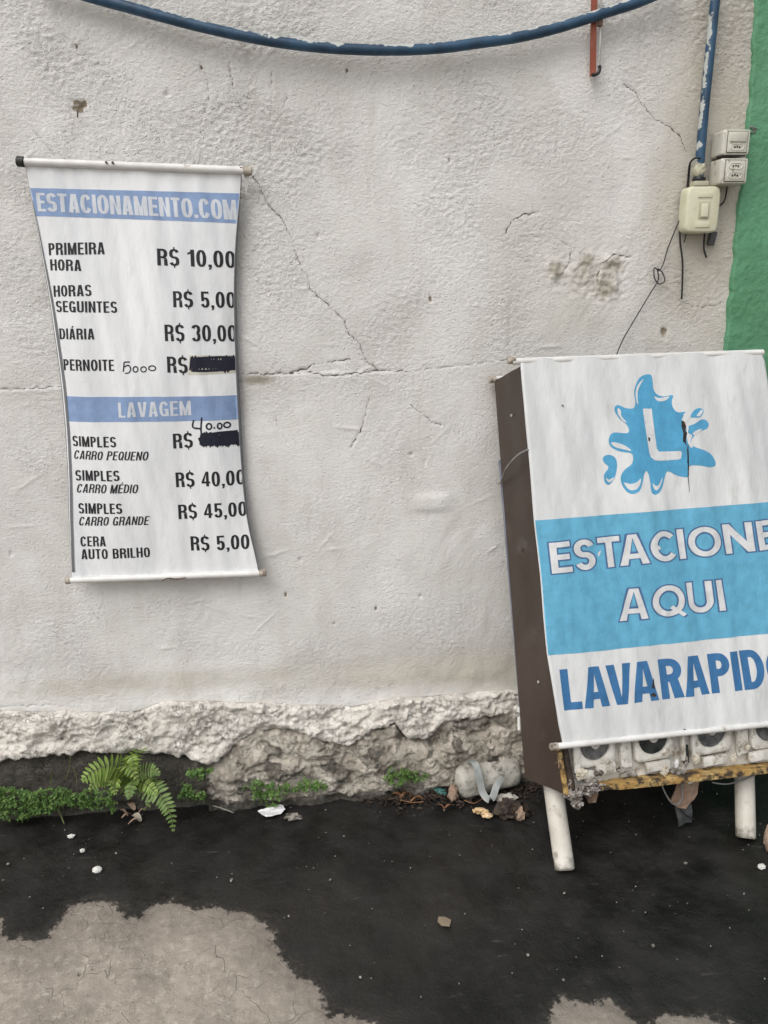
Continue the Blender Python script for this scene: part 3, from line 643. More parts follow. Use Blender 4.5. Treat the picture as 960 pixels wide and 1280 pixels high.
def print_polys(name, pln, depth, polys_uv, m, parent, off=.0008, cell=.006, clamp=None, step=.000010):
    """polys in plane coordinates -> thin printed sheet following the cloth"""
    bm = bmesh.new(); k = 0; idx = 1
    for q in polys_uv:
        tr = [(0, 1, 2)] if len(q) == 3 else None
        vs = [bm.verts.new((a, b, k)) for a, b in q]
        try:
            if len(q) == 4: bm.faces.new(vs)
            else:
                for tri in tessellate_polygon([[Vector((a, b, 0)) for a, b in q]]): bm.faces.new([vs[i] for i in tri])
        except ValueError: pass
        k = ((idx*7) % 23)*1e-6; idx += 1
    us = [v.co.x for v in bm.verts]; ws = [v.co.y for v in bm.verts]
    for lo, hi, nrm in ((min(us), max(us), (1, 0, 0)), (min(ws), max(ws), (0, 1, 0))):
        a = math.floor(lo/cell)*cell+cell
        while a < hi:
            bmesh.ops.bisect_plane(bm, geom=list(bm.verts)+list(bm.edges)+list(bm.faces), plane_co=(nrm[0]*a, nrm[1]*a, 0), plane_no=nrm)
            a += cell
    for v in bm.verts:
        u, s, kk = v.co
        if clamp: u = clamp(u, s)
        v.co = pln.pt(u, s, depth(u, s)+off+kk*1e6*step)
    for f in bm.faces:
        f.normal_update()
        if f.normal.dot(pln.N) < 0: f.normal_flip()
    me = bpy.data.meshes.new(name); bm.to_mesh(me); bm.free()
    return link(name, me, m, parent)
def quad_map(bl, br, tl, tr):
    return lambda a, b: tuple((bl[i]*(1-a)+br[i]*a)*(1-b)+(tl[i]*(1-a)+tr[i]*a)*b for i in (0, 1))
def print_text(text, pln, depth, quad, m, parent, geo=False, t=.155, gapk=.075, shear=0, clamp=None, off=.0008, expand=0, natural=None):
    polys, W = layout(text, geo, t, gapk, expand)
    f = quad_map(*quad)
    out = [[pln.uv(*f((x+shear*y)/W, y)) for x, y in q] for q in polys]
    return print_polys('lettering', pln, depth, out, m, parent, off, clamp=clamp)
def pxpolys(pln, polys): return [[pln.uv(*p) for p in q] for q in polys]
def stroke_px(pts, wd, closed=False, n=5):
    P = catmull([(a, b, 0) for a, b in pts], n, closed)
    if closed: P.append(P[0])
    A = []; B = []
    for i, p in enumerate(P):
        d = (P[min(i+1, len(P)-1)]-P[max(i-1, 0)]); d = d.normalized() if d.length > 1e-6 else Vector((1, 0, 0)); nn = Vector((-d.y, d.x, 0))*wd/2
        A.append((p.x+nn.x, p.y+nn.y)); B.append((p.x-nn.x, p.y-nn.y))
    out = []; poly_strip(out, A, B); return out

# ================================================================== PRICE BANNER on the wall
BP = Plane((on_wall(190, 460, -.035)), (1, 0, 0), (0, 0, 1))
def edge_fn(pxs):
    pts = sorted([BP.uv(*p)[::-1] for p in pxs]); v = [p[0] for p in pts]; u = [p[1] for p in pts]
    # smooth the polyline
    vv = np.linspace(v[0], v[-1], 60); uu = np.interp(vv, v, u); uu2 = np.convolve(np.pad(uu, 4, 'edge'), np.ones(9)/9, 'valid')
    return lambda s: float(np.interp(s, vv, uu2))
BL = edge_fn([(31, 206), (38, 240), (46, 280), (54, 325), (62, 370), (69, 420), (76, 470), (81, 520), (85, 580), (87, 640), (89, 690), (90, 722)])
BR = edge_fn([(303, 218), (299, 245), (295, 280), (292, 330), (292, 400), (294, 460), (297, 520), (300, 570), (304, 620), (310, 660), (317, 690), (325, 712)])
bt = BP.uv(165, 209)[1]; bb = BP.uv(205, 718)[1]
def b_top(u): return BP.uv(32, 203)[1]+(BP.uv(303, 213)[1]-BP.uv(32, 203)[1])*(u-BP.uv(32, 203)[0])/(BP.uv(303, 213)[0]-BP.uv(32, 203)[0])
def b_bot(u): return BP.uv(90, 722)[1]+(BP.uv(325, 714)[1]-BP.uv(90, 722)[1])*(u-BP.uv(90, 722)[0])/(BP.uv(325, 714)[0]-BP.uv(90, 722)[0])
def bdepth(u, v):
    tt = (bt-v)/(bt-bb); l, r = BL(v), BR(v); c = (u-(l+r)/2)/((r-l)/2)
    e = math.sin(math.pi*min(max(tt, 0), 1))
    d = .018*e*(1-abs(c)**3)-.010*e*abs(c)**6
    x = np.array(u); y = np.array(v)
    d += .0046*float(perlin(x*14+1.2*y, y*2.2, 71))*(.4+e)+.0028*float(perlin(x*32+6*y, y*5, 72))
    d += .0028*math.exp(-((u-.010+.10*(v-.3))/.014)**2)*max(0, v-.12)*2
    d += .0020*math.exp(-((u+.045-.18*(v+.05))/.012)**2)*math.exp(-((v+.04)/.12)**2)
    d -= .0018*math.exp(-((u-.09-.10*(v+.1))/.010)**2)*math.exp(-((v+.08)/.10)**2)
    return d
bn = empty('price_banner', BP.pt(0, bb, -.03), 'white vinyl price banner with blue headings hanging on the wall at left', 'banner')
nu, nvv = 84, 190; rows = []
CURL = [(.0012, -.0012), (.0022, -.0045), (.0020, -.010), (.000, -.018)]
for j in range(nvv+1):
    row = []; 
    vm = bt+(bb-bt)*j/nvv; l, r = BL(vm), BR(vm)
    e = math.sin(math.pi*j/nvv)
    cols = [(l-a*2.4*(.3+e), b*(.25+e)) for a, b in reversed(CURL)]+[(l+(r-l)*i/nu, 0) for i in range(nu+1)]+[(r+a*2.6*(.3+e), b*(.25+e)) for a, b in CURL]
    for (u, dn) in cols:
        v = b_top(u)+(b_bot(u)-b_top(u))*j/nvv
        row.append(tuple(BP.pt(u, v, bdepth(min(max(u, l), r), v)+dn)))
    rows.append(row)
cl = grid_mesh('banner_cloth', np.array(rows), M['cloth'], None, bn, flip=True)
cl.data.materials.append(M['edge_shade'])
ncol = len(cols); mi = np.zeros(len(cl.data.polygons), np.int32).reshape(nvv, ncol-1)
mi[:, :3] = 1; mi[:, -4:] = 1; cl.data.polygons.foreach_set('material_index', mi.reshape(-1))
bclamp = lambda u, v: min(max(u, BL(v)+.0005), BR(v)-.0005)
hs = [(BL(v), v) for v in np.linspace(BP.uv(90, 715)[1], BP.uv(40, 250)[1], 40)]
hq = []
for i in range(39):
    wa, wb = (.0075*min(1, (39-i)/14+.1), .0075*min(1, (38-i)/14+.1)); hq.append([(hs[i][0], hs[i][1]), (hs[i][0]+wa, hs[i][1]), (hs[i+1][0]+wb, hs[i+1][1]), (hs[i+1][0], hs[i+1][1])])
print_polys('curled_edge_shade', BP, bdepth, hq, M['edge_shade'], bn, .0016, step=0)  # flat grey strip painting the shaded back of the curled left edge
def brect(y0l, y0r, y1l, y1r, name, m):
    n = 40; top = []; bot = []
    l0, r0 = 20, 345
    q = [(l0, y0l-(y0r-y0l)*.05), (r0, y0r), (r0, y1r), (l0, y1l)]
    return print_polys(name, BP, bdepth, pxpolys(BP, [q]), m, bn, .0004, clamp=bclamp)
brect(235, 243, 269, 281, 'heading_band', M['band'])
brect(496, 494, 528, 524, 'heading_band', M['band'])
def bt_line(text, x0, y0, x1, y1, h0, h1, m='black_ink', t=.152, shear=0, gapk=.085, lean=0.05):
    # baseline from (x0,y0) to (x1,y1); cap heights h0, h1 in photo pixels; letters lean with the cloth
    q = ((x0, y0), (x1, y1), (x0-h0*lean, y0-h0), (x1-h1*lean, y1-h1))
    return print_text(text, BP, bdepth, q, M[m], bn, t=t, gapk=gapk, shear=shear, clamp=bclamp, off=.0006)
bt_line('ESTACIONAMENTO.COM', 47, 264, 297, 275, 23, 25, 'white_ink', .17, lean=.1, gapk=.05)
L_ = [('PRIMEIRA', 61, 319, 132, 318, 15), ('HORA', 63, 338, 103, 339, 14), ('HORAS', 67, 371, 116, 370, 14), ('SEGUINTES', 70, 390, 148, 391, 14),
      ('DIÁRIA', 74, 424, 120, 424, 13.5), ('PERNOITE', 79, 463, 145, 463, 14), ('SIMPLES', 90, 558, 147, 558, 13), ('SIMPLES', 94, 601, 151, 600, 13),
      ('SIMPLES', 98, 642, 154, 641, 13), ('CERA', 101, 683, 133, 682, 12.5), ('AUTO BRILHO', 102, 699, 188, 696, 12.5)]
for a in L_: bt_line(a[0], a[1], a[2], a[3], a[4], a[5], a[5])
for a in [('CARRO PEQUENO', 91, 574, 186, 574, 11), ('CARRO MÉDIO', 95, 616, 173, 615, 11), ('CARRO GRANDE', 98, 657, 186, 655, 11)]:
    bt_line(a[0], a[1], a[2], a[3], a[4], a[5], a[5], shear=.18, t=.135)
for a in [('R$ 10,00', 198, 332, 294.5, 335, 21), ('R$ 5,00', 218, 384, 294.5, 385, 20), ('R$ 30,00', 208, 426, 296, 427, 20.5), ('R$', 211, 465, 236, 466, 20),
          ('R$', 218, 559.5, 242, 558.5, 18.5), ('R$ 40,00', 221, 608, 306, 606, 18.5), ('R$ 45,00', 224, 648, 308.5, 645, 18), ('R$ 5,00', 239, 688, 312, 686, 18)]:
    bt_line(a[0], a[1], a[2], a[3], a[4], a[5], a[5], t=.152)
bt_line('LAVAGEM', 150, 521, 240, 518, 18.5, 18, 'white_ink', .15)
# handwriting, tape and scribbles
def bstroke(strokes, m, wd, name='handwriting', off=.0007):
    P = []
    for s in strokes: P += stroke_px(s, wd, n=5)
    return print_polys(name, BP, bdepth, pxpolys(BP, P), M[m], bn, off, clamp=bclamp)
def oo(x, y, rx, ry): return [(x+rx*math.cos(a), y+ry*math.sin(a)) for a in np.linspace(-1.8, 4.7, 10)]
bstroke([[(164, 452), (158, 452), (157, 453)], [(157, 452), (156, 464)], [(157, 458), (162, 456), (165, 460), (163, 465), (158, 466)], oo(171, 461, 3, 3.4), oo(181, 461, 3.4, 3.2), oo(192, 459.5, 4.4, 3.0)], 'marker', 1.5)
bstroke([[(243, 524), (242, 533), (252, 535)], [(253, 521), (252, 535), (253, 546)], oo(262, 532, 3.2, 3.6), [(268, 533), (269, 535)], oo(275, 532, 2.6, 3.4), oo(284, 531, 4, 3.2)], 'marker', 2.0)
print_polys('correction_tape', BP, bdepth, pxpolys(BP, [[(238, 444), (300, 444), (300, 466), (236, 468)]]), M['tape'], bn, .0007, clamp=bclamp)
zig = [(239+i*2.1, (447 if i % 2 else 463)+random.uniform(-2.5, 2.5)) for i in range(28)]
bstroke([zig, [(240, 448), (270, 446.5), (292, 447)], [(240, 462.5), (262, 463), (296, 461)]], 'marker', 3.2, 'scribble', .0011)
zig = [(252+i*1.5, (541 if i % 2 else 556)+random.uniform(-1.5, 1.5)) for i in range(34)]
bstroke([zig, [(252, 543), (275, 541), (297, 540)], [(252, 551), (262, 550), (300, 550)], [(250, 546), (254, 556)]], 'marker', 4.2, 'scribble', .0009)
# rods and caps
def rodpt(px, py): return BP.hit(px, py, .004)
cyl('top_rod', rodpt(26, 202), rodpt(304, 213), .0095, M['tube'], bn, 20)
cyl('end_cap', rodpt(21, 201.5), rodpt(31, 202.5), .0125, M['black_cap'], bn, 20, bevel=.002)
cyl('end_cap', rodpt(304, 213.2), rodpt(315, 214), .011, M['wood_cap'], bn, 16, bevel=.002)
cyl('bottom_rod', rodpt(86, 725.5), rodpt(326, 716.5), .0088, M['tube'], bn, 20)
cyl('end_cap', rodpt(82, 726), rodpt(89, 725.5), .0098, M['wood_cap'], bn, 16, bevel=.0015)
cyl('end_cap', rodpt(324, 716.5), rodpt(333, 715.7), .0105, M['wood_cap'], bn, 16, bevel=.0015)
bp_ = [BP.hit(x, y, .016) for x, y in ((203, 726), (210, 723), (222, 724), (232, 722))]
tube('tie_wire', bp_, .0016, M['rust'], bn)
for (x, y) in ((133, 203), (141, 203.5)):
    p = BP.hit(x, y, .0135); cyl('rivet', p, p+BP.N*.003, .0032, M['rust'], bn, 10)
for (x, y) in ((213, 723), (222, 723.5)):
    p = BP.hit(x, y, .0115); cyl('rivet', p, p+BP.N*.003, .0026, M['rust'], bn, 10)
mesh('torn_strip', [BP.hit(305, 216, .004), BP.hit(312, 219, .0), BP.hit(308, 243, -.005), BP.hit(304, 232, .002)], [(0, 1, 2, 3)], M['tube'], bn)
tube('hanging_cord', [BP.hit(300, 209, .012), BP.hit(309, 213, .010), BP.hit(307, 222, 0), BP.hit(308, 240, -.02)], .0013, M['rust'], bn)

# ================================================================== SIGN STAND leaning on the wall
ex_, ey_, ez_ = -.230, -.003, .159
MR = Matrix.Rotation(ez_, 3, 'Z') @ Matrix.Rotation(ey_, 3, 'Y') @ Matrix.Rotation(ex_, 3, 'X')
SO = Vector((.613, -.407, .361)); SU = MR @ Vector((1, 0, 0)); SV = MR @ Vector((0, 0, 1)); SB = MR @ Vector((0, 1, 0))
SP = Plane(SO, SU, SV); DEP = .168
def sp(px, py, n=0.0): return SP.hit(px, py, n)
st = empty('sign_stand', Vector((.95, -.35, 0)), 'tall sign stand with white and blue car wash banner, leaning on the wall', 'sign')
def s_edge(pxs):
    pts = sorted([SP.uv(*p)[::-1] for p in pxs]); v = [p[0] for p in pts]; u = [p[1] for p in pts]
    return lambda s: float(np.interp(s, v, u))
SL = s_edge([(649, 452), (651, 480), (660, 570), (667, 650), (683, 818), (697, 905), (704, 938)])
SRt = s_edge([(948, 440), (953, 452), (957, 475), (970, 560), (985, 680), (1000, 800), (1012, 904)])
s_tl, s_tr, s_bl, s_br = SP.uv(649, 450), SP.uv(948, 439), SP.uv(704, 934), SP.uv(1012, 900)
def sdepth(u, v):
    x = np.array(u); y = np.array(v); tt = (s_tl[1]-v)/(s_tl[1]-s_bl[1]); e = math.sin(math.pi*min(max(tt, 0), 1))
    d = .012+.0072*float(perlin(x*9+1.5*y, y*1.6, 81))*(.3+e)+.0040*float(perlin(x*22+5*y, y*3.5, 82))+.0018*float(perlin(x*36, y*3, 83))*tt
    d += .004*e*math.sin(6*u)
    return d
rows = []; nu, nvv = 116, 180
for j in range(nvv+1):
    tj = j/nvv; row = []
    vm = s_tl[1]+(s_bl[1]-s_tl[1])*tj; l, r = SL(vm), SRt(vm)
    for i in range(-2, nu+3):
        k = min(max(i, 0), nu)/nu; u = l+(r-l)*k; c = (u-s_tl[0])/(s_tr[0]-s_tl[0])
        vt = s_tl[1]+(s_tr[1]-s_tl[1])*c; vb = s_bl[1]+(s_br[1]-s_bl[1])*(u-s_bl[0])/(s_br[0]-s_bl[0])
        v = vt+(vb-vt)*tj; dn = 0
        if i < 0: dn = i*.0025; u += .0004*i
        if i > nu: dn = (nu-i)*.004; u += (i-nu)*.002
        row.append(tuple(SP.pt(u, v, sdepth(u, v)+dn)))
    rows.append(row)
grid_mesh('banner_cloth', np.array(rows), M['cloth2'], None, st, flip=True)
sclamp = lambda u, v: min(max(u, SL(v)+.0004), SRt(v)-.001)
print_polys('blue_band', SP, sdepth, pxpolys(SP, [[(660, 651), (1040, 621), (1060, 781), (676, 819)]]), M['sky_ink'], st, .0004, clamp=sclamp)
def s_line(text, x0, y0, x1, y1, h0, h1, l0, l1, **k):
    q = ((x0, y0), (x1, y1), (x0-l0, y0-h0), (x1-l1, y1-h1))
    mm = k.pop('m'); off = k.pop('off', .0006)
    return print_text(text, SP, sdepth, q, M[mm], st, geo=k.pop('geo', True), clamp=sclamp, off=off, **k)
for kw in (dict(m='outline_ink', expand=.046, off=.0006), dict(m='white_ink2', off=.0010)):
    s_line('ESTACIONE', 687, 716.5, 970, 685, 38, 36, 4, 6, t=.185, gapk=.11, **kw)
    s_line('AQUI', 771, 775.5, 904, 762, 39, 38, 0, 6, t=.18, gapk=.12, **kw)
s_line('LAVARAPIDO', 703, 887, 989, 854, 51, 48, 6, 7, m='deep_ink', geo='heavy', t=.20, gapk=.055)
def cc(pts): return [(720+a/4.8, 450+b/4.8) for a, b in pts]
def blob(pts, n=4): return [(p.x, p.y) for p in catmull([(a, b, 0) for a, b in cc(pts)], n, True)]
splash = [(400, 92), (430, 96), (440, 130), (446, 180), (470, 212), (510, 222), (562, 215), (555, 250), (562, 290), (590, 317), (638, 315), (618, 350), (615, 392), (640, 402), (690, 385), (735, 360), (765, 366), (778, 392), (765, 415), (725, 430), (690, 455), (668, 490), (690, 522), (740, 540), (790, 562), (818, 600), (822, 635), (780, 643), (720, 634), (656, 640), (655, 700), (600, 696), (540, 668), (520, 700), (505, 750), (480, 795), (450, 808), (430, 790), (425, 740), (415, 690), (400, 666), (385, 690), (375, 730), (355, 780), (325, 802), (290, 795), (258, 750), (250, 700), (270, 660), (308, 628), (320, 592), (308, 562), (250, 552), (195, 527), (178, 490), (185, 455), (210, 438), (260, 441), (290, 440), (298, 418), (280, 385), (240, 352), (215, 310), (218, 282), (240, 274), (280, 292), (325, 292), (337, 255), (330, 200), (342, 150), (365, 110)]
drop = [(665, 345), (680, 312), (715, 292), (742, 298), (745, 320), (725, 345), (690, 348)]
lb = [(148, 592), (165, 573), (195, 573), (220, 595), (228, 640), (215, 710), (185, 748), (160, 735), (155, 690), (175, 660), (180, 640), (156, 616)]
def prints(name, polys, m, off):
    for q in polys: print_polys(name, SP, sdepth, pxpolys(SP, [q]), M[m], st, off, clamp=sclamp)
prints('water_splash_logo', [blob(splash)], 'logo_ink', .0006); prints('water_drop_logo', [blob(drop), blob(lb)], 'logo_ink', .0006)
hl = [[(388, 118), (355, 150), (338, 200), (345, 255), (354, 268), (350, 210), (364, 160)], [(450, 222), (480, 232), (540, 222), (520, 245), (490, 252), (465, 245)],
      [(232, 295), (250, 302), (255, 340), (285, 376), (262, 368), (235, 330)], [(190, 498), (230, 500), (280, 520), (310, 548), (270, 540), (215, 525)],
      [(268, 735), (300, 744), (335, 735), (362, 712), (355, 750), (330, 778), (300, 780), (278, 758)], [(438, 740), (455, 754), (475, 750), (503, 705), (492, 745), (468, 780), (448, 775)],
      [(738, 415), (700, 425), (678, 442), (690, 454), (715, 435)], [(703, 337), (735, 300), (740, 315), (724, 338)], [(165, 706), (185, 718), (214, 704), (203, 725), (180, 735)]]
prints('logo_highlight', [blob(h, 3) for h in hl], 'white_ink2', .0010)
print_polys('lettering', SP, sdepth, pxpolys(SP, [cc([(383, 295), (436, 295), (470, 535), (484, 551), (606, 548), (613, 560), (610, 590), (600, 598), (490, 606), (455, 603), (430, 585), (420, 560)])]), M['white_ink2'], st, .0010, clamp=sclamp)
tear = [[(650, 500), (656, 640), (654, 700), (663, 792), (661, 792), (650, 700), (648, 640), (643, 540)], [(612, 365), (628, 372), (640, 400), (634, 425), (645, 440), (636, 480), (640, 520), (630, 500), (618, 490), (622, 440), (610, 400)], [(645, 590), (654, 600), (652, 622), (644, 618)]]
prints('burnt_tear', [cc(t_) for t_ in tear], 'litter', .0014)
prints('peeled_print', [cc([(640, 395), (655, 400), (650, 440), (676, 455), (664, 490), (684, 520), (668, 530), (650, 505), (642, 470)]), cc([(625, 330), (640, 312), (668, 330), (660, 352), (640, 380), (622, 370)]), [(815, 680), (820, 684), (818, 687), (814, 684)], [(744, 691), (748, 687), (747, 692), (745, 696)]], 'cloth2', .0012)
prints('stain_spot', [cc([(415, 465), (428, 470), (426, 490), (416, 486)]), [(698, 507), (701, 507), (701, 510)], [(809, 867), (814, 864), (817, 868), (813, 870)], [(811, 858), (813, 845), (815, 860)], [(851, 909), (856, 911), (852, 914)], [(786, 919), (792, 921), (788, 923)]], 'litter', .0015)
# rods
cyl('top_rod', sp(640, 452, .004), sp(953, 440.5, .004), .0085, M['tube'], st, 18)
cyl('end_cap', sp(634.5, 450.5, .004), sp(644, 450.5, .004), .0092, M['wood_cap'], st, 16, bevel=.0015)
cyl('end_cap', sp(944, 441, .0), sp(953, 440.5, .0), .0085, M['wood_cap'], st, 16, bevel=.0015)
cyl('bottom_rod', sp(694, 933, .010), sp(1016, 899, .010), .0085, M['tube'], st, 18)
cyl('end_cap', sp(688, 933.5, .010), sp(697, 932.5, .010), .0095, M['wood_cap'], st, 16, bevel=.0015)
def bk(px, py, n=-DEP): return SP.hit(px, py, n)
cyl('back_rod', bk(617, 474), bk(930, 462), .008, M['tube'], st, 18)
cyl('end_cap', bk(611, 474.5), bk(620, 474), .0095, M['wood_cap'], st, 16, bevel=.0015)
# side panel: slab with thickness
def slab(name, quad, nrm, thick, m, nx=10, ny=30, wob=.0):
    a, b, c, d = quad     # top-left, top-right, bottom-right, bottom-left
    def layer(off, w=0):
        G = []
        for j in range(ny+1):
            row = []
            for i in range(nx+1):
                s, t_ = i/nx, j/ny; p = (a*(1-s)+b*s)*(1-t_)+(d*(1-s)+c*s)*t_
                k = wob*float(perlin(np.array(s*2.1+4), np.array(t_*4.0), 91))*math.sin(math.pi*min(1, max(0, s)))
                row.append(p+nrm*(off+k))
            G.append(row)
        return G
    F, B = layer(0), layer(-thick); vs = []; fs = []
    for G in (F, B):
        for r in G: vs += r
    N = (nx+1)*(ny+1); ix = lambda g, j, i: g*N+j*(nx+1)+i
    for j in range(ny):
        for i in range(nx):
            fs.append((ix(0, j, i), ix(0, j, i+1), ix(0, j+1, i+1), ix(0, j+1, i))); fs.append((ix(1, j+1, i), ix(1, j+1, i+1), ix(1, j, i+1), ix(1, j, i)))
    for j in range(ny):
        for i in (0, nx): fs.append((ix(0, j, i), ix(0, j+1, i), ix(1, j+1, i), ix(1, j, i)))
    for i in range(nx):
        for j in (0, ny): fs.append((ix(0, j, i), ix(0, j, i+1), ix(1, j, i+1), ix(1, j, i)))
    o = mesh(name, vs, fs, m, st); bm = bmesh.new(); bm.from_mesh(o.data); bmesh.ops.recalc_face_normals(bm, faces=bm.faces); bm.to_mesh(o.data); bm.free()
    o.data.polygons.foreach_set('use_smooth', [True]*len(o.data.polygons)); o.data.set_sharp_from_angle(angle=R(35)); return o
FT, FB, BB, BT = sp(654, 456), sp(713, 996), bk(656, 972), bk(618, 476)
nrm = ((FT-BT).cross(BB-BT)).normalized()
if nrm.x > 0: nrm.negate()
slab('side_panel', [BT, FT, FB, BB], nrm, .010, M['brown'], wob=.004)
# grey blue edging along the rear edge of the side panel
e0, e1_ = bk(625, 575, -DEP-.004), bk(652.5, 905, -DEP-.004)
cyl('edge_strip', e0, e1_, .0045, M['edge'], st, 10)
for (x, y, y2) in ((648, 884, 890), (648.5, 896, 912)):
    cyl('rivet', bk(x, y, -DEP-.004), bk(x+.5, y2, -DEP-.004), .0045, M['tube'], st, 10)
for k, (a, b) in enumerate(((.5, .10), (.45, .42), (.55, .74), (.78, .93))):
    q = (BT*(1-a)+FT*a)*(1-b)+(BB*(1-a)+FB*a)*b
    cyl('screw', q, q+nrm*.0045, .0042, M['rust'] if k % 2 else M['metal'], st, 12, bevel=.001)
# right side panel, back board, inner posts (seen from aside)
FTr, FBr, BBr, BTr = SP.pt(s_tr[0]-.01, s_tr[1]-.01), SP.pt(s_br[0]-.02, SP.uv(713, 996)[1]+.01), SP.pt(s_br[0]-.02, SP.uv(713, 996)[1]+.01, -DEP), SP.pt(s_tr[0]-.01, s_tr[1]-.07, -DEP)
slab('side_panel', [BTr, FTr, FBr, BBr], -nrm, .018, M['brown'])
bo = SP.N*.006
slab('back_board', [BT+bo+SU*.02, BTr+bo-SU*.02, BBr+bo-SU*.02, BB+bo+SU*.02], -SP.N, .008, M['brown'])
# ply edge of the side panel beside the white fittings
cyl('batten', sp(699, 938, -.006), sp(708, 992, -.006), .0075, M['ply'], st, 8)
cyl('batten', sp(707, 938, -.004), sp(716, 988, -.004), .008, M['litter'], st, 8)
# white fittings board with round sockets
SX = (SU).copy()
pl0 = sp(712, 920, -.012); 
slab('fittings_board', [sp(706, 905, -.030), sp(1006, 872, -.030), sp(1018, 956, -.030), sp(716, 992, -.030)], SP.N, .012, M['panel'], 20, 8, .003)
def row_y(x, y): return y-(x-745)*.112
def socket(cx, half, mat_ring, dy=0):
    # raised square plate with a round recess and a hub
    cy = row_y(cx, 931)+dy; c = sp(cx, cy, -.012)
    mpp = (sp(cx+1, cy, -.012)-c).length
    s = half*2*mpp
    bm = bmesh.new(); bmesh.ops.create_grid(bm, x_segments=1, y_segments=1, size=.5); bm.free()
    rot = Matrix((SU, SV, SP.N)).transposed()
    # plate as ring of quads between a rounded square and a circle
    n = 48; rr = s*.40; vs = []; fs = []
    for k in range(n):
        a = 2*math.pi*k/n; ca, sa = math.cos(a), math.sin(a)
        q = (abs(ca)**(2/8)*math.copysign(1, ca), abs(sa)**(2/8)*math.copysign(1, sa))
        out = SU*(q[0]*s*.5)+SV*(q[1]*s*.52); inn = SU*(ca*rr)+SV*(sa*rr)
        for v in (c+out*1.02-SP.N*.014, c+out-SP.N*.004, c+out*.97-SP.N*.001, c+inn*1.04, c+inn*.97-SP.N*.003, c+inn*.95-SP.N*.012): vs.append(v)
    for k in range(n):
        for i in range(5):
            a, b = k*6+i, k*6+i+1; c2, d2 = ((k+1) % n)*6+i+1, ((k+1) % n)*6+i; fs.append((a, b, c2, d2))
    o = mesh('socket_plate', vs, fs, M['panel'], st)
    cyl('socket_ring', c-SP.N*.014, c-SP.N*.007, rr*.96, mat_ring, st, 32, bevel=.002)
    cyl('socket_hub', c-SP.N*.008, c+SP.N*.000, rr*.27, M['panel'], st, 20, bevel=.0015)
socket(745, 24, M['ring_grey']); socket(818, 24, M['ring']); socket(891, 24, M['ring_grey'], -1); socket(964, 24, M['ring_grey'], -1)
rotS = Matrix((SU, SV, SP.N)).transposed()
for (x, wd, m) in ((720, 9, 'panel'), (781, 15, 'panel'), (853, 5, 'panel'), (866, 5, 'panel'), (927, 16, 'panel')):
    c = sp(x, row_y(x, 940), -.014); mpp = .0021
    box('slat', c, (wd*mpp, .10, .014), M[m], st, rotS, .003)
c = sp(857, row_y(857, 955), -.013); box('dark_slot', c, (.018, .052, .006), M['ring'], st, rotS, .002)
for (x, y, wd, hh) in ((757, 960, 26, 14), (822, 957, 34, 13), (893, 950, 36, 13), (950, 944, 34, 14), (735, 968, 14, 10)):
    c = sp(x, y, -.010); box('ledge_piece', c, (wd*.0021, hh*.0019, .014), M['panel'], st, rotS, .003)
def crumple(name, c, r, m, parent=None, sq=(1, 1, 1), amp=.35, seed=0, label=None, cat=None, sub=3, freq=3.0, group=None, flatbase=None, rot=None, smooth=True):
    bm = bmesh.new(); bmesh.ops.create_icosphere(bm, subdivisions=sub, radius=1)
    for v in bm.verts:
        n = v.co.copy(); a = np.array(n.x*freq+seed*3.1); b = np.array(n.y*freq+n.z*freq*1.7+seed)
        k = 1+amp*float(fbm(a, b, seed % 20, 3))
        p = Vector((n.x*sq[0], n.y*sq[1], n.z*sq[2]))*k*r
        if rot is not None: p = rot @ p
        v.co = Vector(c)+p
        if flatbase is not None and v.co.z < flatbase: v.co.z = flatbase
    o = bm_obj(name, bm, m, parent, smooth)
    if parent is None: tag(o, label, cat, group)
    return o
# dirt, glue and torn film stuck on the fittings
for i, (x, y, r, m, sq) in enumerate(((727, 968, .014, 'scrap', (1, .6, 1.2)), (738, 978, .013, 'film', (1.6, .7, .8)), (748, 966, .010, 'film', (1.3, .6, .9)), (757, 952, .009, 'panel', (1.2, .5, 1)), (776, 962, .010, 'film', (1.4, .5, .7)), (790, 968, .008, 'film', (1.8, .5, .6)),
        (846, 955, .008, 'paper', (.6, .5, 1.6)), (858, 952, .009, 'film', (.5, .5, 1.8)), (870, 949, .014, 'scrap', (.8, .5, 1.1)), (830, 963, .013, 'scrap', (.8, .4, 1.1)), (848, 965, .012, 'film', (1.8, .5, .6)), (917, 948, .010, 'scrap', (.8, .5, 1.4)), (924, 942, .008, 'panel', (.6, .5, 1.4)), (935, 934, .008, 'scrap', (.8, .5, 1)),
        (700, 955, .007, 'pink', (.7, .5, 1.8)), (716, 992, .019, 'film', (1.3, .9, 1)), (735, 988, .016, 'film', (1.5, .8, .8)), (752, 984, .011, 'film', (1.4, .7, .8)), (722, 1004, .014, 'film', (1.1, .8, 1.1)), (712, 978, .012, 'film', (.6, .7, 1.3)))):
    crumple('torn_scrap', sp(x, y, -.006), r, M[m], st, sq, .55, 100+i, sub=3, smooth=False)
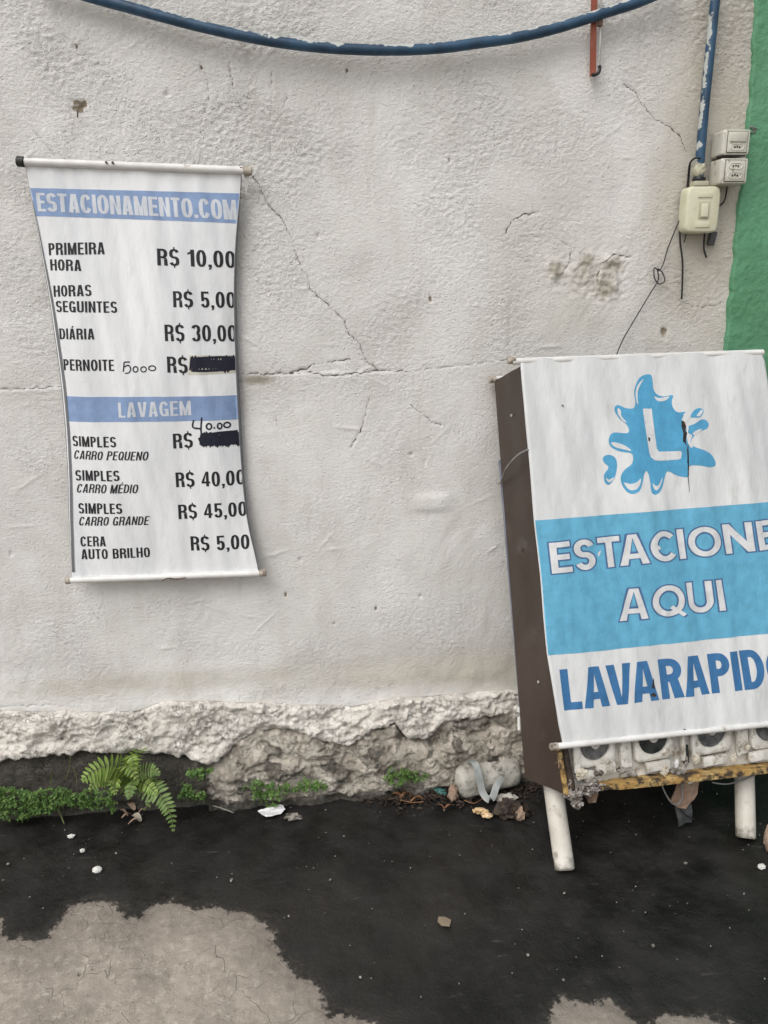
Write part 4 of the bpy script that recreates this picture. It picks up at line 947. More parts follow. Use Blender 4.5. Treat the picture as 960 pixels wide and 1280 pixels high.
# bottom rail (rotting ply edge)
def rail():
    A, B = sp(750, 984.5, .0), sp(1016, 955, .0); n = 60; rows = []
    for i in range(n+1):
        t_ = i/n; p = A.lerp(B, t_); k = 1+.16*float(fbm(np.array(t_*14.), np.array(.3), 44, 3)); hh = .0098*k*min(1, .35+t_*7); dd = .011
        kk = .0012*float(perlin(np.array(t_*30.), np.array(1.), 45))
        pr = [(-dd-.03, -hh), (dd*.9, -hh+.001), (dd+kk, -hh*.5), (dd+kk, hh*.6), (dd*.8, hh), (-dd-.03, hh), (-dd-.03, -hh)]
        rows.append([tuple(p+SP.N*a+SV*b) for a, b in pr])
    o = grid_mesh('bottom_rail', np.array(rows), M['ply'], None, st); o.data.set_sharp_from_angle(angle=R(40))
rail()
slab('floor_board', [BB+SU*.02+SV*.012, BBr-SU*.02+SV*.012, SP.pt(s_br[0]-.04, SP.uv(752, 985)[1]+.02, -.04), SP.pt(SP.uv(725, 985)[0], SP.uv(725, 985)[1]+.006, -.04)], SV, .010, M['litter'], 6, 4)
# legs
def leg(top, foot, r):
    foot = Vector(foot); top = Vector(top); d = (top-foot).normalized()
    a = foot+Vector((0, 0, .006)); n = 14; rows = []
    prof = [(0, 0), (0, r*.75), (.002, r*.94), (.006, r), (.03, r*1.0)]
    o = cyl('leg', a, top, r, M['leg'], st, 28, bevel=.003)
    return o
LF = on_ground(706, 1090); RF = on_ground(932, 1050)
leg(sp(690, 974, -.148), LF, .0275); leg(sp(930, 950, -.10), RF, .0275)
# cord across the side panel
pc = [bk(621, 603, -DEP-.006), bk(626, 603, -DEP+.012), (bk(638, 585, -DEP*.5))+nrm*.012, sp(652, 569, -.03)+nrm*.012, sp(660, 562, .010)]
tube('side_cord', pc, .0028, M['grey_wire'], st, 8)
# things hanging below the stand
def sheet(name, px, m, pln, n=.0, thick=.003, label=None, cat=None, group=None, parent=None, sub=2, seed=0, amp=.006):
    bm = bmesh.new(); uv = [pln.uv(*p) for p in px]
    vs = [bm.verts.new((a, b, 0)) for a, b in uv]
    for tri in tessellate_polygon([[Vector((a, b, 0)) for a, b in uv]]): bm.faces.new([vs[i] for i in tri])
    bmesh.ops.subdivide_edges(bm, edges=bm.edges, cuts=sub, use_grid_fill=True)
    ms = list(bm.faces); 
    for v in bm.verts:
        a, b, _ = v.co; v.co = pln.pt(a, b, n+amp*float(fbm(np.array(a*30+seed), np.array(b*30), 66, 2)))
    ret = bmesh.ops.extrude_face_region(bm, geom=ms)
    for v in [g for g in ret['geom'] if isinstance(g, bmesh.types.BMVert)]: v.co -= pln.N*thick
    o = bm_obj(name, bm, m, parent, False)
    if parent is None: tag(o, label, cat, group)
    return o
sheet('plastic_scrap', [(872, 1000), (893, 1004), (892, 1046), (876, 1052), (870, 1020)], M['grey_scrap'], SP, -.10, .002, 'dark grey plastic strip hanging under the sign stand, behind the torn cardboard', 'scrap', seed=1)
sheet('cardboard_scrap', [(866, 982), (895, 978), (892, 1004), (878, 1024), (868, 1023), (857, 1014), (864, 998)], M['pink'], SP, -.07, .003, 'torn brown cardboard piece hanging under the right half of the sign stand', 'cardboard', seed=2)
sheet('cardboard_scrap', [(746, 992), (758, 992), (763, 1003), (759, 1014), (750, 1015), (745, 1005)], M['pink'], SP, -.06, .003, 'small torn cardboard flake hanging under the left end of the sign stand', 'cardboard', seed=3)
sheet('paper_scrap', [(869, 981), (881, 979), (882, 987), (876, 989)], M['paper'], SP, -.05, .002, 'tiny white paper shred stuck under the sign stand above the torn cardboard', 'paper', seed=4)
tube('hanging_cable', [SP.hit(*p, -.06) for p in ((825, 976), (832, 992), (840, 1004), (848, 1005), (853, 995), (852, 980))], .0022, M['grey_wire'])
tag(bpy.data.objects['hanging_cable'], 'thin grey cable loop hanging below the sign stand near its middle', 'cable')
o = tube('hanging_cable', [SP.hit(*p, -.09) for p in ((846, 985), (850, 1010), (858, 1019), (868, 1024))], .0018, M['wire'])
tag(o, 'thin black cable end drooping behind the torn cardboard under the stand', 'cable')
o = tube('hanging_cable', [SP.hit(*p, -.05) for p in ((890, 978), (908, 980), (928, 975), (945, 968))], .0022, M['grey_wire'])
tag(o, 'grey cable running along the underside of the stand past its right leg', 'cable')

# ================================================================== PIPES, CABLES, BOXES
o = tube('water_pipe', [on_wall(x, y, -.032) for x, y in ((40, -26), (112, -4), (160, 9), (200, 20), (250, 33), (300, 44), (350, 53), (400, 59), (450, 62), (500, 62.5), (550, 60), (600, 53.5), (650, 46), (700, 34), (750, 18), (800, 2), (850, -20))], .0125, M['pipe'], seg=20, n=8, fleck_dir=Vector((0, -.2, 1)))
tag(o, 'blue sagging pipe with white paint flecks strung across the top of the wall', 'pipe')
o = tube('conduit_pipe', [on_wall(x, y, -.032) for x, y in ((897, -25), (893, 10), (889, 50), (885, 90), (881, 130), (877.5, 170), (875, 200), (873.5, 226))], .0122, M['pipe'], seg=20, n=6, fleck_dir=Vector((-1, -.3, 0)))
tag(o, 'blue upright conduit with peeling white flecks running down to the cream box', 'pipe')
# red strap and hook
rs = empty('red_strap', on_wall(745, 95, -.02), 'red strap with a dark hook hanging behind the sagging blue pipe', 'strap')
WP = Plane((0, -.02, 1.5), (1, 0, 0), (0, 0, 1))
sheet('strap_band', [(740, -20), (748, -20), (746, 20), (745, 92), (738, 96), (739, 40)], M['red'], WP, 0, .006, parent=rs, amp=.001)
tube('rod', [on_wall(x, y, -.024) for x, y in ((752, -20), (751, 30), (750, 60), (748.5, 84))], .0028, M['metal'], rs)
tube('hook', [on_wall(x, y, -.028) for x, y in ((748.5, 82), (750, 85), (748, 91), (742, 94), (740, 92))], .0042, M['black_cap'], rs)
box('clasp', on_wall(750, 28, -.028), (.012, .012, .018), M['rust'], rs, None, .003)

def wall_box(name, c, w_, h_, d_, m, parent, side=None, sq=7, rv=.006):
    # rounded housing: loft of rounded rectangles
    prof = [(0, 0.0), (.0, .35), (.0005, .8), (rv*.4, .96), (rv, 1.0), (w_*.32, 1.005)]
    rows = []; n = 40
    for ins, dd in prof:
        row = []
        for k in range(n+1):
            a = 2*math.pi*k/n; ca, sa = math.cos(a), math.sin(a); p = sq
            x = (w_/2-ins)*math.copysign(abs(ca)**(2/p), ca); z = (h_/2-ins)*math.copysign(abs(sa)**(2/p), sa)
            row.append((c.x+x, c.y-d_*dd, c.z+z))
        rows.append(row)
    rows.append([(c.x, c.y-d_*1.005, c.z)]*(n+1))
    o = grid_mesh(name, np.array(rows), m, None, parent); o.data.set_sharp_from_angle(angle=R(50)); return o
def sc(px, py, px2, py2, y):
    a = on_wall(px, py, y); b = on_wall(px2, py2, y); return (a+b)/2, abs(a.x-b.x), abs(a.z-b.z)
# outlet boxes: depth about 4 cm so their left sides show
def outlet(px0, py0, px1, py1, label, kind):
    d = .056; c, w_, h_ = sc(px0, py0, px1, py1, -.012-d); c = Vector((c.x, -.012, c.z))
    root = empty('outlet_box', (c.x, -.01, c.z-h_/2), label, 'outlet box', 'outlet boxes stacked beside the blue conduit')
    wall_box('housing', c, w_, h_, d, M['outlet'], root, sq=14, rv=.0025)
    fc = Vector((c.x, -.012-d, c.z)); k = 1 if kind == 'switch' else 0
    ins_w, ins_h = w_*.70, h_*.78
    box('faceplate_gap', fc+Vector((w_*.02, -.0005, 0)), (ins_w+.004, .002, ins_h+.004), M['hole'], root, None, .0005)
    box('faceplate', fc+Vector((w_*.02, -.0015, 0)), (ins_w, .004, ins_h), M['outlet'], root, None, .0012)
    y = fc.y-.0035
    if kind == 'switch':
        box('rocker_switch', Vector((fc.x+w_*.02, y-.001, c.z+ins_h*.22)), (ins_w*.86, .006, ins_h*.42), M['outlet'], root, Matrix.Rotation(R(3), 3, 'X'), .001)
        so_ = [c.z-ins_h*.26]
    else: so_ = [c.z+ins_h*.22, c.z-ins_h*.24]
    for z in so_:
        n = 24; vs = []
        for rr, dy in ((1.0, 0), (.96, -.0012), (.84, -.0012), (.78, .0)):
            for k in range(n):
                a = 2*math.pi*k/n; hx = abs(math.cos(a))**.7*math.copysign(1, math.cos(a))
                vs.append((fc.x+w_*.02+hx*ins_w*.40*rr, y+dy, z+math.sin(a)*ins_h*.175*rr))
        fs = [(i*n+k, i*n+(k+1) % n, (i+1)*n+(k+1) % n, (i+1)*n+k) for i in range(3) for k in range(n)]
        so2 = mesh('socket', vs, fs, M['outlet'], root)
        vs2 = [(v[0], y+.0001, v[2]) for v in vs[3*n:]]; f2 = mesh('socket_recess', vs2, [tuple(range(n))], M['hole'], so2)
        pass
        for dx in (-.30, 0, .30):
            cyl('pin_hole', Vector((fc.x+w_*.02+dx*ins_w*.42, y, z+(.0015 if dx == 0 else 0))), Vector((fc.x+w_*.02+dx*ins_w*.42, y-.0010, z+(.0015 if dx == 0 else 0))), .0024, M['dark'], so2, 10)
outlet(905, 161, 936, 194, 'upper outlet box with a rocker switch above one socket', 'switch')
outlet(902, 197, 933, 230, 'lower outlet box with two sockets, directly under the switch box', 'double')
o = tube('black_strap_wire', [on_wall(x, y, yy) for x, y, yy in ((896, 197, -.03), (899, 196, -.055), (906, 194.5, -.062), (918, 194.5, -.062), (931, 194.5, -.062))], .0024, M['wire'])
tag(o, 'black wire squeezed between the two stacked outlet boxes', 'wire')
# cream box
c, w_, h_ = sc(860, 232, 897, 291, -.05); c = Vector((c.x, -.010, c.z))
cb = empty('switch_box', (c.x, -.01, c.z-h_/2), 'cream rounded plastic switch box at the bottom end of the blue conduit', 'switch box')
wall_box('housing', c, w_, h_, .042, M['cream'], cb)
fy = -.010-.042
box('front_rib', Vector((c.x+.001, fy-.001, c.z+h_*.30)), (w_*.42, .004, h_*.10), M['cream'], cb, None, .0015)
box('front_rib', Vector((c.x+.001, fy-.001, c.z-h_*.32)), (w_*.42, .004, h_*.13), M['cream'], cb, None, .0015)
box('switch_frame', Vector((c.x+.002, fy-.001, c.z-.002)), (w_*.30, .004, h_*.36), M['cream_dark'], cb, None, .001)
box('rocker_switch', Vector((c.x+.002, fy-.003, c.z-.002)), (w_*.20, .005, h_*.29), M['cream'], cb, Matrix.Rotation(R(-4), 3, 'X'), .001)
box('collar', Vector(on_wall(874, 230, -.035)), (w_*.42, .03, .012), M['cream_dark'], cb, None, .002)
tube('wire_clip', [on_wall(x, y, -.04) for x, y in ((896, 259), (898, 260), (898, 265), (896, 268))], .0016, M['metal'], cb)
crumple('wire_wrap', on_wall(873.5, 212, -.033), .016, M['cream_dark'], None, (1, .9, 1.4), .25, 9, 'beige plastic wrapping at the lower end of the blue conduit', 'tape')
crumple('wire_wrap', on_wall(873.5, 224, -.034), .0165, M['wire'], None, (1, .9, .75), .25, 10, 'black tape wound on the blue conduit just above the cream box', 'tape')
def wire(name, pts, r, label, cat='wire', y=-.014, m='wire'):
    o = tube(name, [on_wall(p[0], p[1], p[2] if len(p) > 2 else y) for p in pts], r, M[m], seg=8); return tag(o, label, cat)
wire('thick_wire', [(876, 198, -.05), (868, 198, -.045), (862, 206, -.03), (860, 225), (857, 250), (851, 275), (850, 300), (853, 325), (853, 350), (852, 374)], .0026, 'thick black wire dangling left of the cream box')
wire('thin_wire', [(863, 205, -.03), (860, 235), (856, 258), (845, 285), (835, 310), (829, 330), (824, 338), (818, 335), (818, 347), (824, 355), (831, 351), (828, 341), (822, 336), (823, 345), (822, 352), (812, 368), (800, 388), (790, 405), (780, 422), (772, 440), (768, 452)], .0017, 'thin knotted black wire running from the conduit down to the sign stand')
wire('wire_stub', [(861, 225), (859, 260), (858, 290), (855, 303)], .0018, 'short black wire stub ending just left of the cream box')
wire('wire_stub', [(881, 290, -.03), (880, 302), (880, 312), (883, 322)], .0026, 'short black wire stub hanging out of the underside of the cream box')
wire('wire_stub', [(909, 230, -.03), (908, 240, -.02), (905, 252), (898, 258), (896, 260, -.03)], .0022, 'dark wire linking the lower outlet box to the cream box')
wire('wire_stub', [(935, 162, -.03), (939, 166), (944, 164), (938, 158), (946, 161)], .0018, 'curled grey wire end at the upper right corner of the switch outlet', m='grey_wire')
c_ = on_wall(890, 298, -.010); o = box('metal_bracket', c_, (.018, .012, .036), M['grey_scrap'], None, Matrix.Rotation(R(12), 3, 'Y'), .002); tag(o, 'small dark bracket behind the lower right corner of the cream box', 'bracket')
wire('fixing_screw', [(97, 138), (97, 147)], .0018, 'thin rusty nail under the chipped hole above the price banner', 'nail', m='rust')
c_ = on_wall(252, 85, -.004); o = cyl('fixing_screw', c_, c_+Vector((0, -.008, .001)), .0028, M['rust'], None, 10); tag(o, 'small nail head above the price banner below the sagging pipe', 'nail')

# ================================================================== RUBBLE, LITTER
def gz(px, py, z=0): return on_ground(px, py, z)
# concrete lump: superelliptic bar with ragged ends
def lumpbar(name, A, B, r, m, parent, seed=1, n=40, seg=40, p=2.5, amp=.07):
    A, B = Vector(A), Vector(B); ax = (B-A).normalized(); L = (B-A).length; s1 = ax.cross(Vector((0, 0, 1))).normalized(); s2 = s1.cross(ax)
    rows = []
    for i in range(n+1):
        t_ = i/n; e = min(1, (1-abs(2*t_-1)**9)**.33 if 0 < t_ < 1 else 0)
        row = []
        for k in range(seg+1):
            a = 2*math.pi*k/seg; ca, sa = math.cos(a), math.sin(a)
            x = math.copysign(abs(ca)**(2/p), ca); y = math.copysign(abs(sa)**(2/p), sa)
            kk = 1+amp*float(fbm(np.array(t_*4.+math.cos(a)*1.5), np.array(math.sin(a)*1.5+seed), seed, 4))
            row.append(A+ax*(L*(t_ if 0 < t_ < 1 else t_))+(s1*x*1.05+s2*y)*(r*e*kk*(1+.06*t_)))
        row[-1] = row[0]; rows.append([tuple(v) for v in row])
    return grid_mesh(name, np.array(rows), m, None, parent)
ba = on_ground(576, 976, .045); bb2 = on_ground(641, 957, .062); 
blk = empty('concrete_lump', (ba.x, ba.y, 0), 'grey concrete lump with a plastic strap lying against the wall foot beside the stand', 'rubble')
lumpbar('lump_body', ba-Vector((.022, 0, 0)), bb2+Vector((.014, 0, .004)), .053, M['stone'], blk)
ed = (bb2-ba).normalized()
# strap lying over the lump
def ribbon(name, pts, wd, m, parent, wdir, label=None, cat=None, th=.0008):
    P = catmull(pts, 8); rows = []
    for i, p in enumerate(P):
        t_ = (P[min(i+1, len(P)-1)]-P[max(i-1, 0)]).normalized(); W_ = (wdir-t_*wdir.dot(t_)).normalized()*wd/2; N_ = W_.cross(t_).normalized()*th
        rows.append([tuple(p+W_), tuple(p+W_*.3+N_*.8), tuple(p-W_*.3+N_*.8), tuple(p-W_), tuple(p-W_-N_), tuple(p+W_-N_), tuple(p+W_)])
    o = grid_mesh(name, np.array(rows), m, None, parent); o.data.set_sharp_from_angle(angle=R(30))
    if parent is None: tag(o, label, cat)
    return o
def lift(px, py, d):   # point on the ray at given world y
    return on_wall(px, py, d)
y0 = ba.y
ribbon('plastic_strap', [lift(586, 950, y0+.0), lift(594, 955, y0-.045), lift(599, 972, y0-.062), lift(603, 990, y0-.070), lift(610, 999, y0-.085), lift(616, 996, y0-.078), lift(621, 982, y0-.060), lift(629, 972, y0-.052)], .022, M['ribbon'], None, ed, 'grey blue plastic strap looped over the concrete lump', 'strap')
ba2 = gz(566, 996, .02)
crumple('brick_piece', gz(566, 992, .022), .026, M['brick'], None, (.6, .7, 1.1), .30, 21, 'pinkish brown brick piece standing against the left end of the concrete lump', 'brick', flatbase=-.002, sub=3, freq=1.6)
crumple('dark_stone', gz(640, 1012, .018), .036, M['litter'], None, (1.4, .8, .75), .45, 22, 'dark broken stone lying in front of the strapped concrete lump', 'stone', flatbase=-.002)
crumple('brown_stone', gz(650, 1018, .016), .016, M['pink'], None, (.8, .7, 1.3), .45, 23, 'small brown stone at the right end of the dark broken stone', 'stone', flatbase=-.002)
crumple('grey_stone', gz(632, 997, .014), .020, M['stone'], None, (1.7, .7, .6), .5, 24, 'small grey stone tucked under the right half of the concrete lump', 'stone', flatbase=-.002)
crumple('edge_stone', gz(965, 1048, .045), .030, M['pink'], None, (.65, .7, 1.7), .25, 25, 'pale brown stone cut by the right edge of the frame, behind the right leg', 'stone', flatbase=-.002)
fp = gz(604, 1018, .008)
pe = empty('fruit_peel', (fp.x, fp.y, 0), 'crumpled yellow fruit peel on the wet ground in front of the concrete lump', 'fruit peel')
for i, (dx, dy, dz, r) in enumerate(((-.012, .010, .006, .014), (.0, .003, .010, .011), (.010, -.010, .004, .012), (-.004, .014, .004, .010))):
    crumple('peel_piece', fp+Vector((dx, dy, dz)), r, M['peel'], pe, (1.2, .9, .45), .6, 30+i, sub=3, freq=2)
def blade(name, A, B, wd, m, parent=None, label=None, cat=None, arch=.01, group=None):
    A, B = Vector(A), Vector(B); P = catmull([A, (A+B)/2+Vector((0, 0, arch)), B], 5); side = (B-A).cross(Vector((0, 0, 1)))
    side = side.normalized() if side.length > 1e-5 else Vector((1, 0, 0)); rows = []
    for i, p in enumerate(P):
        t_ = i/(len(P)-1); w2 = wd/2*math.sin(math.pi*min(.96, .12+.8*t_))**.7
        rows.append([tuple(p-side*w2), tuple(p+Vector((0, 0, -.15*wd))), tuple(p+side*w2)])
    o = grid_mesh(name, np.array(rows), m, None, parent)
    if parent is None: tag(o, label, cat, group)
    return o
ribbon('plastic_strip', [gz(527, 993, .01), gz(530, 984, .022), gz(536, 975, .035), gz(542, 974, .034)], .012, M['grey_scrap'], None, Vector((1, .3, 0)), 'bent grey plastic strip among leaf litter left of the concrete lump', 'plastic strip')
crumple('teal_plastic', gz(550, 988, .008), .017, M['teal'], None, (1.4, .7, .5), .5, 40, 'crushed teal plastic piece just left of the brick piece', 'plastic', rot=Matrix.Rotation(R(-45), 3, 'Z'))
leaves = [(478, 982, 484, 990, .012), (482, 985, 478, 992, .010), (490, 992, 503, 996, .012), (500, 997, 512, 990, .010), (516, 985, 508, 992, .012), (496, 986, 508, 984, .010), (519, 996, 530, 1000, .010), (513, 1002, 524, 997, .008), (556, 1010, 566, 1006, .008), (548, 1006, 556, 1012, .006)]
LV = ['upright orange brown leaf at the left end of the litter', 'dark leaf just under the upright orange brown one', 'brown leaf lying flat right of the upright one',
      'small brown leaf below the weed clump, lowest on its left', 'brown leaf touching the weed clump from below', 'pale brown leaf in the middle of the litter', 'brown leaf left of the bent grey strip foot',
      'lowest small leaf under the middle of the litter', 'orange leaf bit on the ground below the brick piece', 'tiny orange leaf bit left of the one below the brick piece']
for i, (a, b, c2, d, wd) in enumerate(leaves):
    blade('dead_leaf', gz(a, b, .010), gz(c2, d, .006), wd, M['leafdead'], None, LV[i], 'leaf', .008, 'dry leaves in the litter')
lit = gz(525, 990)
bm = bmesh.new()
for i in range(900):
    px = random.gauss(0, 1); c_ = Vector((gz(random.choice((510, 540, 600, 640, 660, 580, 500)), 990).x+random.gauss(0, .05), -.035-abs(random.gauss(0, .035)), random.uniform(0, .012)))
    s_ = random.uniform(.002, .007); T = Matrix.Translation(c_) @ Matrix.Rotation(random.uniform(0, 6), 4, 'Z') @ Matrix.Rotation(random.uniform(-.6, .6), 4, 'X') @ Matrix.Diagonal((s_*random.uniform(1, 3), s_, s_*.3, 1))
    bmesh.ops.create_cube(bm, size=1, matrix=T)
o = bm_obj('leaf_litter', bm, M['litter'], None, False); tag(o, 'dark crumbs of rotten leaf litter along the wall foot', 'litter', kind='stuff')
# twigs
for i, pts in enumerate([[(508, 972), (510, 985), (514, 996)], [(500, 1000), (515, 1003), (530, 1002)], [(580, 1000), (592, 1004), (604, 998)]]):
    o = tube('twig', [gz(x, y, .012) for x, y in pts], .0014, M['leafdead'], seg=6); tag(o, ['thin curved twig at the weeds beside the bent grey strip', 'thin twig lying below the bent grey plastic strip', 'thin twig in front of the concrete lump'][i], 'twig')
# paper scrap, pebbles, card piece
def flat_scrap(name, pxs, m, label, cat, h=.006, seed=0, th=.0012):
    pl = Plane((0, 0, .004), (1, 0, 0), (0, 1, 0)); return sheet(name, pxs, m, pl, h*.4, th, label, cat, seed=seed, amp=h)
flat_scrap('paper_scrap', [(322, 1013), (333, 1011), (345, 1008), (354, 1007), (357, 1013), (351, 1018), (340, 1021), (329, 1020)], M['paper'], 'crumpled white paper scrap on the wet ground near the wall foot', 'paper', .007, 5)
crumple('film_scrap', gz(366, 1021, .004), .018, M['film'], None, (1.3, .8, .3), .6, 41, 'crumpled dirty clear film just right of the white paper scrap', 'plastic film')
flat_scrap('card_piece', [(548, 1146), (556, 1146), (564, 1150), (562, 1158), (552, 1157), (547, 1152)], worn('tan_card', (.17, .13, .09), (.22, .17, .12), .8), 'small tan cardboard chip alone on the dark wet ground', 'cardboard', .001, 6)
crumple('pebble', gz(121.5, 1087, .006), .0115, M['pebble'], None, (1.15, .9, .75), .15, 42, 'white pebble alone on the dark ground below the fern', 'pebble')
crumple('pebble', gz(103, 1063, .004), .007, M['pebble'], None, (1, .9, .7), .3, 43, 'small pale pebble up and left of the white one', 'pebble')
crumple('pebble', gz(89, 1045, .004), .008, M['pebble'], None, (1.1, .9, .7), .6, 44, 'jagged white chip on the dark ground directly below the weeds', 'pebble')
crumple('pebble', gz(952, 1083, .005), .009, M['pebble'], None, (1.1, .9, .7), .4, 45, 'pale pebble at the right edge in front of the brown stone', 'pebble')
blade('straw', gz(262, 1006, .003), gz(292, 1016, .003), .005, M['stone_pale'], None, 'pale straw lying on the dark ground right of the fern', 'straw', .002)
blade('straw', gz(66, 1006, .012), gz(80, 1030, .002), .006, M['stem'], None, 'bent dry grass blade drooping from the weeds left of the fern', 'straw', .02)
# grit
bm = bmesh.new()
for i in range(340):
    x = random.uniform(-.9, 1.35); y = random.uniform(-1.25, -.05); r = random.uniform(.0006, .0021) if random.random() < .93 else random.uniform(.002, .0045)
    T = Matrix.Translation((x, y, r*.4)) @ Matrix.Rotation(random.uniform(0, 6), 4, 'Z') @ Matrix.Diagonal((r*random.uniform(.8, 1.8), r, r*.7, 1))
    bmesh.ops.create_icosphere(bm, subdivisions=1, radius=1, matrix=T)
o = bm_obj('grit', bm, M['gravel'], None, False); tag(o, 'pale grit and crumbs scattered over the ground', 'grit', kind='stuff')

# ================================================================== PLANTS
def frond(parent, pts, Lmax, m, wdir, npin=16, droop=.3, wp=.0085, sweep=.30, one=False):
    P = catmull(pts, 12); rows_v = []; fs = []
    tot = len(P)
    # rachis
    vs = []
    def leaflet(base, d, nrm_, L, W_):
        k = len(vs); side = d.cross(nrm_).normalized(); n = 7
        for i in range(n+1):
            t_ = i/n; w2 = W_/2*(math.sin(math.pi*min(1, .16+t_*.84))**.75)*(1 if t_ < 1 else 0)
            c = base+d*(L*t_)+Vector((0, 0, -1))*(droop*L*t_*t_)
            vs.extend([c-side*w2+nrm_*.06*W_, c-nrm_*.10*W_, c+side*w2+nrm_*.06*W_])
        for i in range(n):
            a = k+i*3; fs.extend([(a, a+1, a+4, a+3), (a+1, a+2, a+5, a+4)])
    for i in range(npin):
        t_ = .12+.86*i/(npin-1); p = P[min(int(t_*(tot-1)), tot-1)]; q = P[min(int(t_*(tot-1))+1, tot-1)]; pr = P[max(int(t_*(tot-1))-1, 0)]
        tan = (q-pr).normalized(); sd = (wdir-tan*wdir.dot(tan)).normalized(); nn = sd.cross(tan).normalized()
        if nn.z < 0 and abs(nn.z) > .2: nn.negate()
        L = Lmax*(math.sin(math.pi*min(.97, .28+.70*t_))**.8)*random.uniform(.88, 1.08)
        for sgn in (1, -1):
            d = (sd*sgn+tan*sweep+nn*random.uniform(-.12, .12)).normalized(); leaflet(p, d, nn, L, wp*(1.25-.5*t_))
    o = mesh('frond', vs, fs, m, parent)
    tube('rachis', pts, .0011, M['stem'], o, seg=6)
    return o
fr = on_ground(168, 1003); 
fern = empty('fern', (fr.x, fr.y, 0), 'green fern growing from the crack at the foot of the wall, left of centre', 'fern')
def F(x, y, d): return on_wall(x, y, d)
b0 = F(166, 985, -.07)
frond(fern, [b0, F(155, 964, -.10), F(138, 957, -.13), F(118, 963, -.15), F(103, 975, -.16)], .050, M['fern'], Vector((.15, .5, .9)), 15, .25, .010)
frond(fern, [b0, F(164, 965, -.08), F(166, 948, -.08), F(174, 938, -.09), F(184, 936, -.10)], .030, M['fern'], Vector((1, 0, .2)), 12, .1, .008)
frond(fern, [b0, F(156, 968, -.10), F(155, 958, -.13), F(163, 962, -.15), F(173, 976, -.16)], .030, M['fern'], Vector((1, .2, -.1)), 13, .25, .008)
frond(fern, [b0, F(172, 970, -.09), F(182, 962, -.11), F(192, 962, -.13), F(199, 968, -.14)], .030, M['fern_dark'], Vector((.2, .5, .9)), 12, .2, .009)
frond(fern, [b0, F(180, 980, -.10), F(193, 985, -.14), F(205, 1000, -.17), F(213, 1018, -.19), F(217, 1040, -.20)], .036, M['fern_dark'], Vector((.9, .1, .35)), 17, .12, .010)
frond(fern, [b0, F(160, 975, -.09), F(148, 972, -.12), F(142, 980, -.14), F(144, 992, -.15)], .032, M['fern'], Vector((1, .2, .2)), 12, .2, .009)
frond(fern, [b0, F(172, 985, -.10), F(180, 990, -.13), F(188, 1000, -.15), F(180, 1012, -.16)], .024, M['fern_dark'], Vector((.9, .2, .3)), 9, .2, .008)
frond(fern, [b0, F(176, 972, -.08), F(190, 976, -.10), F(197, 984, -.12)], .022, M['fern_dark'], Vector((.3, .4, .8)), 9, .2, .008)
frond(fern, [b0, F(150, 970, -.09), F(136, 966, -.12), F(122, 974, -.14), F(112, 986, -.15)], .036, M['fern'], Vector((.15, .5, .9)), 14, .3, .010)
frond(fern, [b0, F(163, 955, -.10), F(162, 945, -.12), F(166, 950, -.14), F(168, 966, -.15)], .026, M['fern'], Vector((1, .2, .1)), 12, .2, .009)
frond(fern, [b0, F(168, 975, -.11), F(163, 985, -.15), F(160, 998, -.17)], .026, M['fern_dark'], Vector((1, .2, .2)), 13, .2, .010)
frond(fern, [b0, F(176, 978, -.11), F(188, 984, -.14), F(196, 993, -.16)], .026, M['fern'], Vector((.6, .4, .6)), 13, .2, .009)
for i, (a, b, c2, d, wd) in enumerate(((158, 1000, 168, 1012, .02), (166, 1018, 176, 1026, .02), (152, 1022, 166, 1018, .008), (176, 1024, 160, 1030, .008), (170, 1004, 160, 996, .018), (182, 1012, 172, 1018, .008), (150, 1012, 160, 1020, .008))):
    blade('withered_leaf', gz(a, b, .014), gz(c2, d, .005), wd, M['scrap'] if i == 1 else M['pink'], fern, arch=.01)
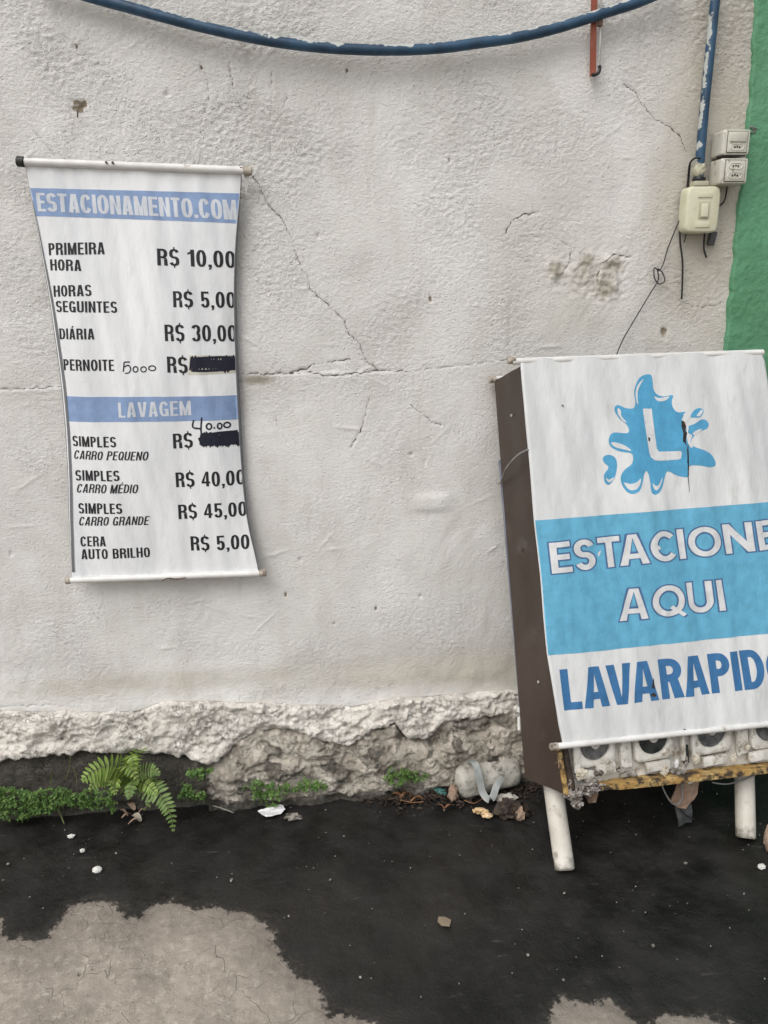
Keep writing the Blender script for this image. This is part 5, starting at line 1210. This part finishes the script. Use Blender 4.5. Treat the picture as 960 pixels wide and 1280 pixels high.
def clump(name, cx, cy, rx, ry, n, m, label, cat, kind=None, h=.03, ls=.007, group=None):
    vs = []; fs = []
    for i in range(n):
        a = random.uniform(0, 2*math.pi); r = math.sqrt(random.random())*(1+.28*math.sin(3*a+cx)+.18*math.sin(7*a+cy)); px = cx+rx*r*math.cos(a); py = cy+ry*r*math.sin(a)
        p = on_ground(px, py, random.uniform(.002, h)*max(.15, 1.15-r))
        if p.y > -.062: p = on_wall(px, py, -.062-random.uniform(0, .02)); p.z = max(p.z, .003)
        p += Vector((random.gauss(0, .002), random.gauss(0, .002), 0)); s_ = ls*random.uniform(.5, 1.5)
        nrm_ = Vector((random.gauss(0, .5), random.gauss(-.4, .5), 1)).normalized(); A = nrm_.orthogonal().normalized(); B_ = nrm_.cross(A); ph = random.uniform(0, 6)
        lobes = 3 if random.random() < .6 else 2
        for l in range(lobes):
            an = ph+l*2*math.pi/3; d = A*math.cos(an)+B_*math.sin(an); e = nrm_.cross(d); k = len(vs); c_ = p+d*s_*.55
            ring_ = [c_+(d*math.cos(q)*.5+e*math.sin(q)*.42)*s_+nrm_*(.12*s_*math.cos(2*q)) for q in np.linspace(0, 2*math.pi, 7)[:-1]]
            vs.extend([p]+ring_[0:6]); fs.append((k+1, k+2, k+3, k+4, k+5, k+6))
        k = len(vs); q = p+Vector((random.gauss(0, .003), random.gauss(0, .003), -.018)); vs.extend([p, p+Vector((.0009, 0, 0)), q]); fs.append((k, k+1, k+2))
    o = mesh(name, vs, fs, m, None, False); return tag(o, label, cat, group, kind)
clump('ground_weeds', 28, 1001, 66, 17, 700, M['clover'], 'bright green mat of tiny weeds along the wall foot left of the fern', 'weeds', 'stuff', .045)
clump('ground_weeds', 112, 1000, 36, 12, 180, M['clover'], 'thin green weeds under the left fronds of the fern', 'weeds', 'stuff', .035)
clump('weed_clump', 336, 990, 27, 13, 170, M['clover'], 'round weed clump behind the white paper scrap', 'weed', None, .035)
clump('weed_clump', 390, 982, 20, 7, 80, M['clover'], 'flat small weed clump right of the one behind the paper scrap', 'weed', None, .025)
clump('weed_clump', 504, 969, 26, 10, 130, M['clover'], 'weed clump under the wall foot above the dry leaves', 'weed', None, .03)
clump('weed_clump', 233, 990, 8, 9, 70, M['clover'], 'tiny upright weed just right of the fern', 'weed', None, .04)
clump('weed_clump', 250, 995, 8, 4, 40, M['clover'], 'sparse low weed sprig right of the tiny upright one', 'weed', None, .02)
cw = on_wall(248, 967, -.07)
o = clump('weed_clump', 248, 1004, 14, 6, 80, M['clover'], 'small weed growing out of the broken plinth right of the fern', 'weed', None, .02)
dlt = cw-on_ground(248, 1004, .01); o.location = dlt
for i, (a, b, c2, d) in enumerate(((82, 975, 88, 945), (60, 990, 64, 965), (96, 985, 92, 960))):
    p, q = on_wall(a, b, -.07), on_wall(c2, d, -.09)
    o = tube('grass_stalk', [p, (p+q)/2+Vector((.004, 0, 0)), q], .0012, M['stem'], seg=5); tag(o, ['tallest grass stalk left of the fern', 'short grass stalk in the middle of the weed mat', 'grass stalk closest to the left frond of the fern'][i], 'grass stalk')
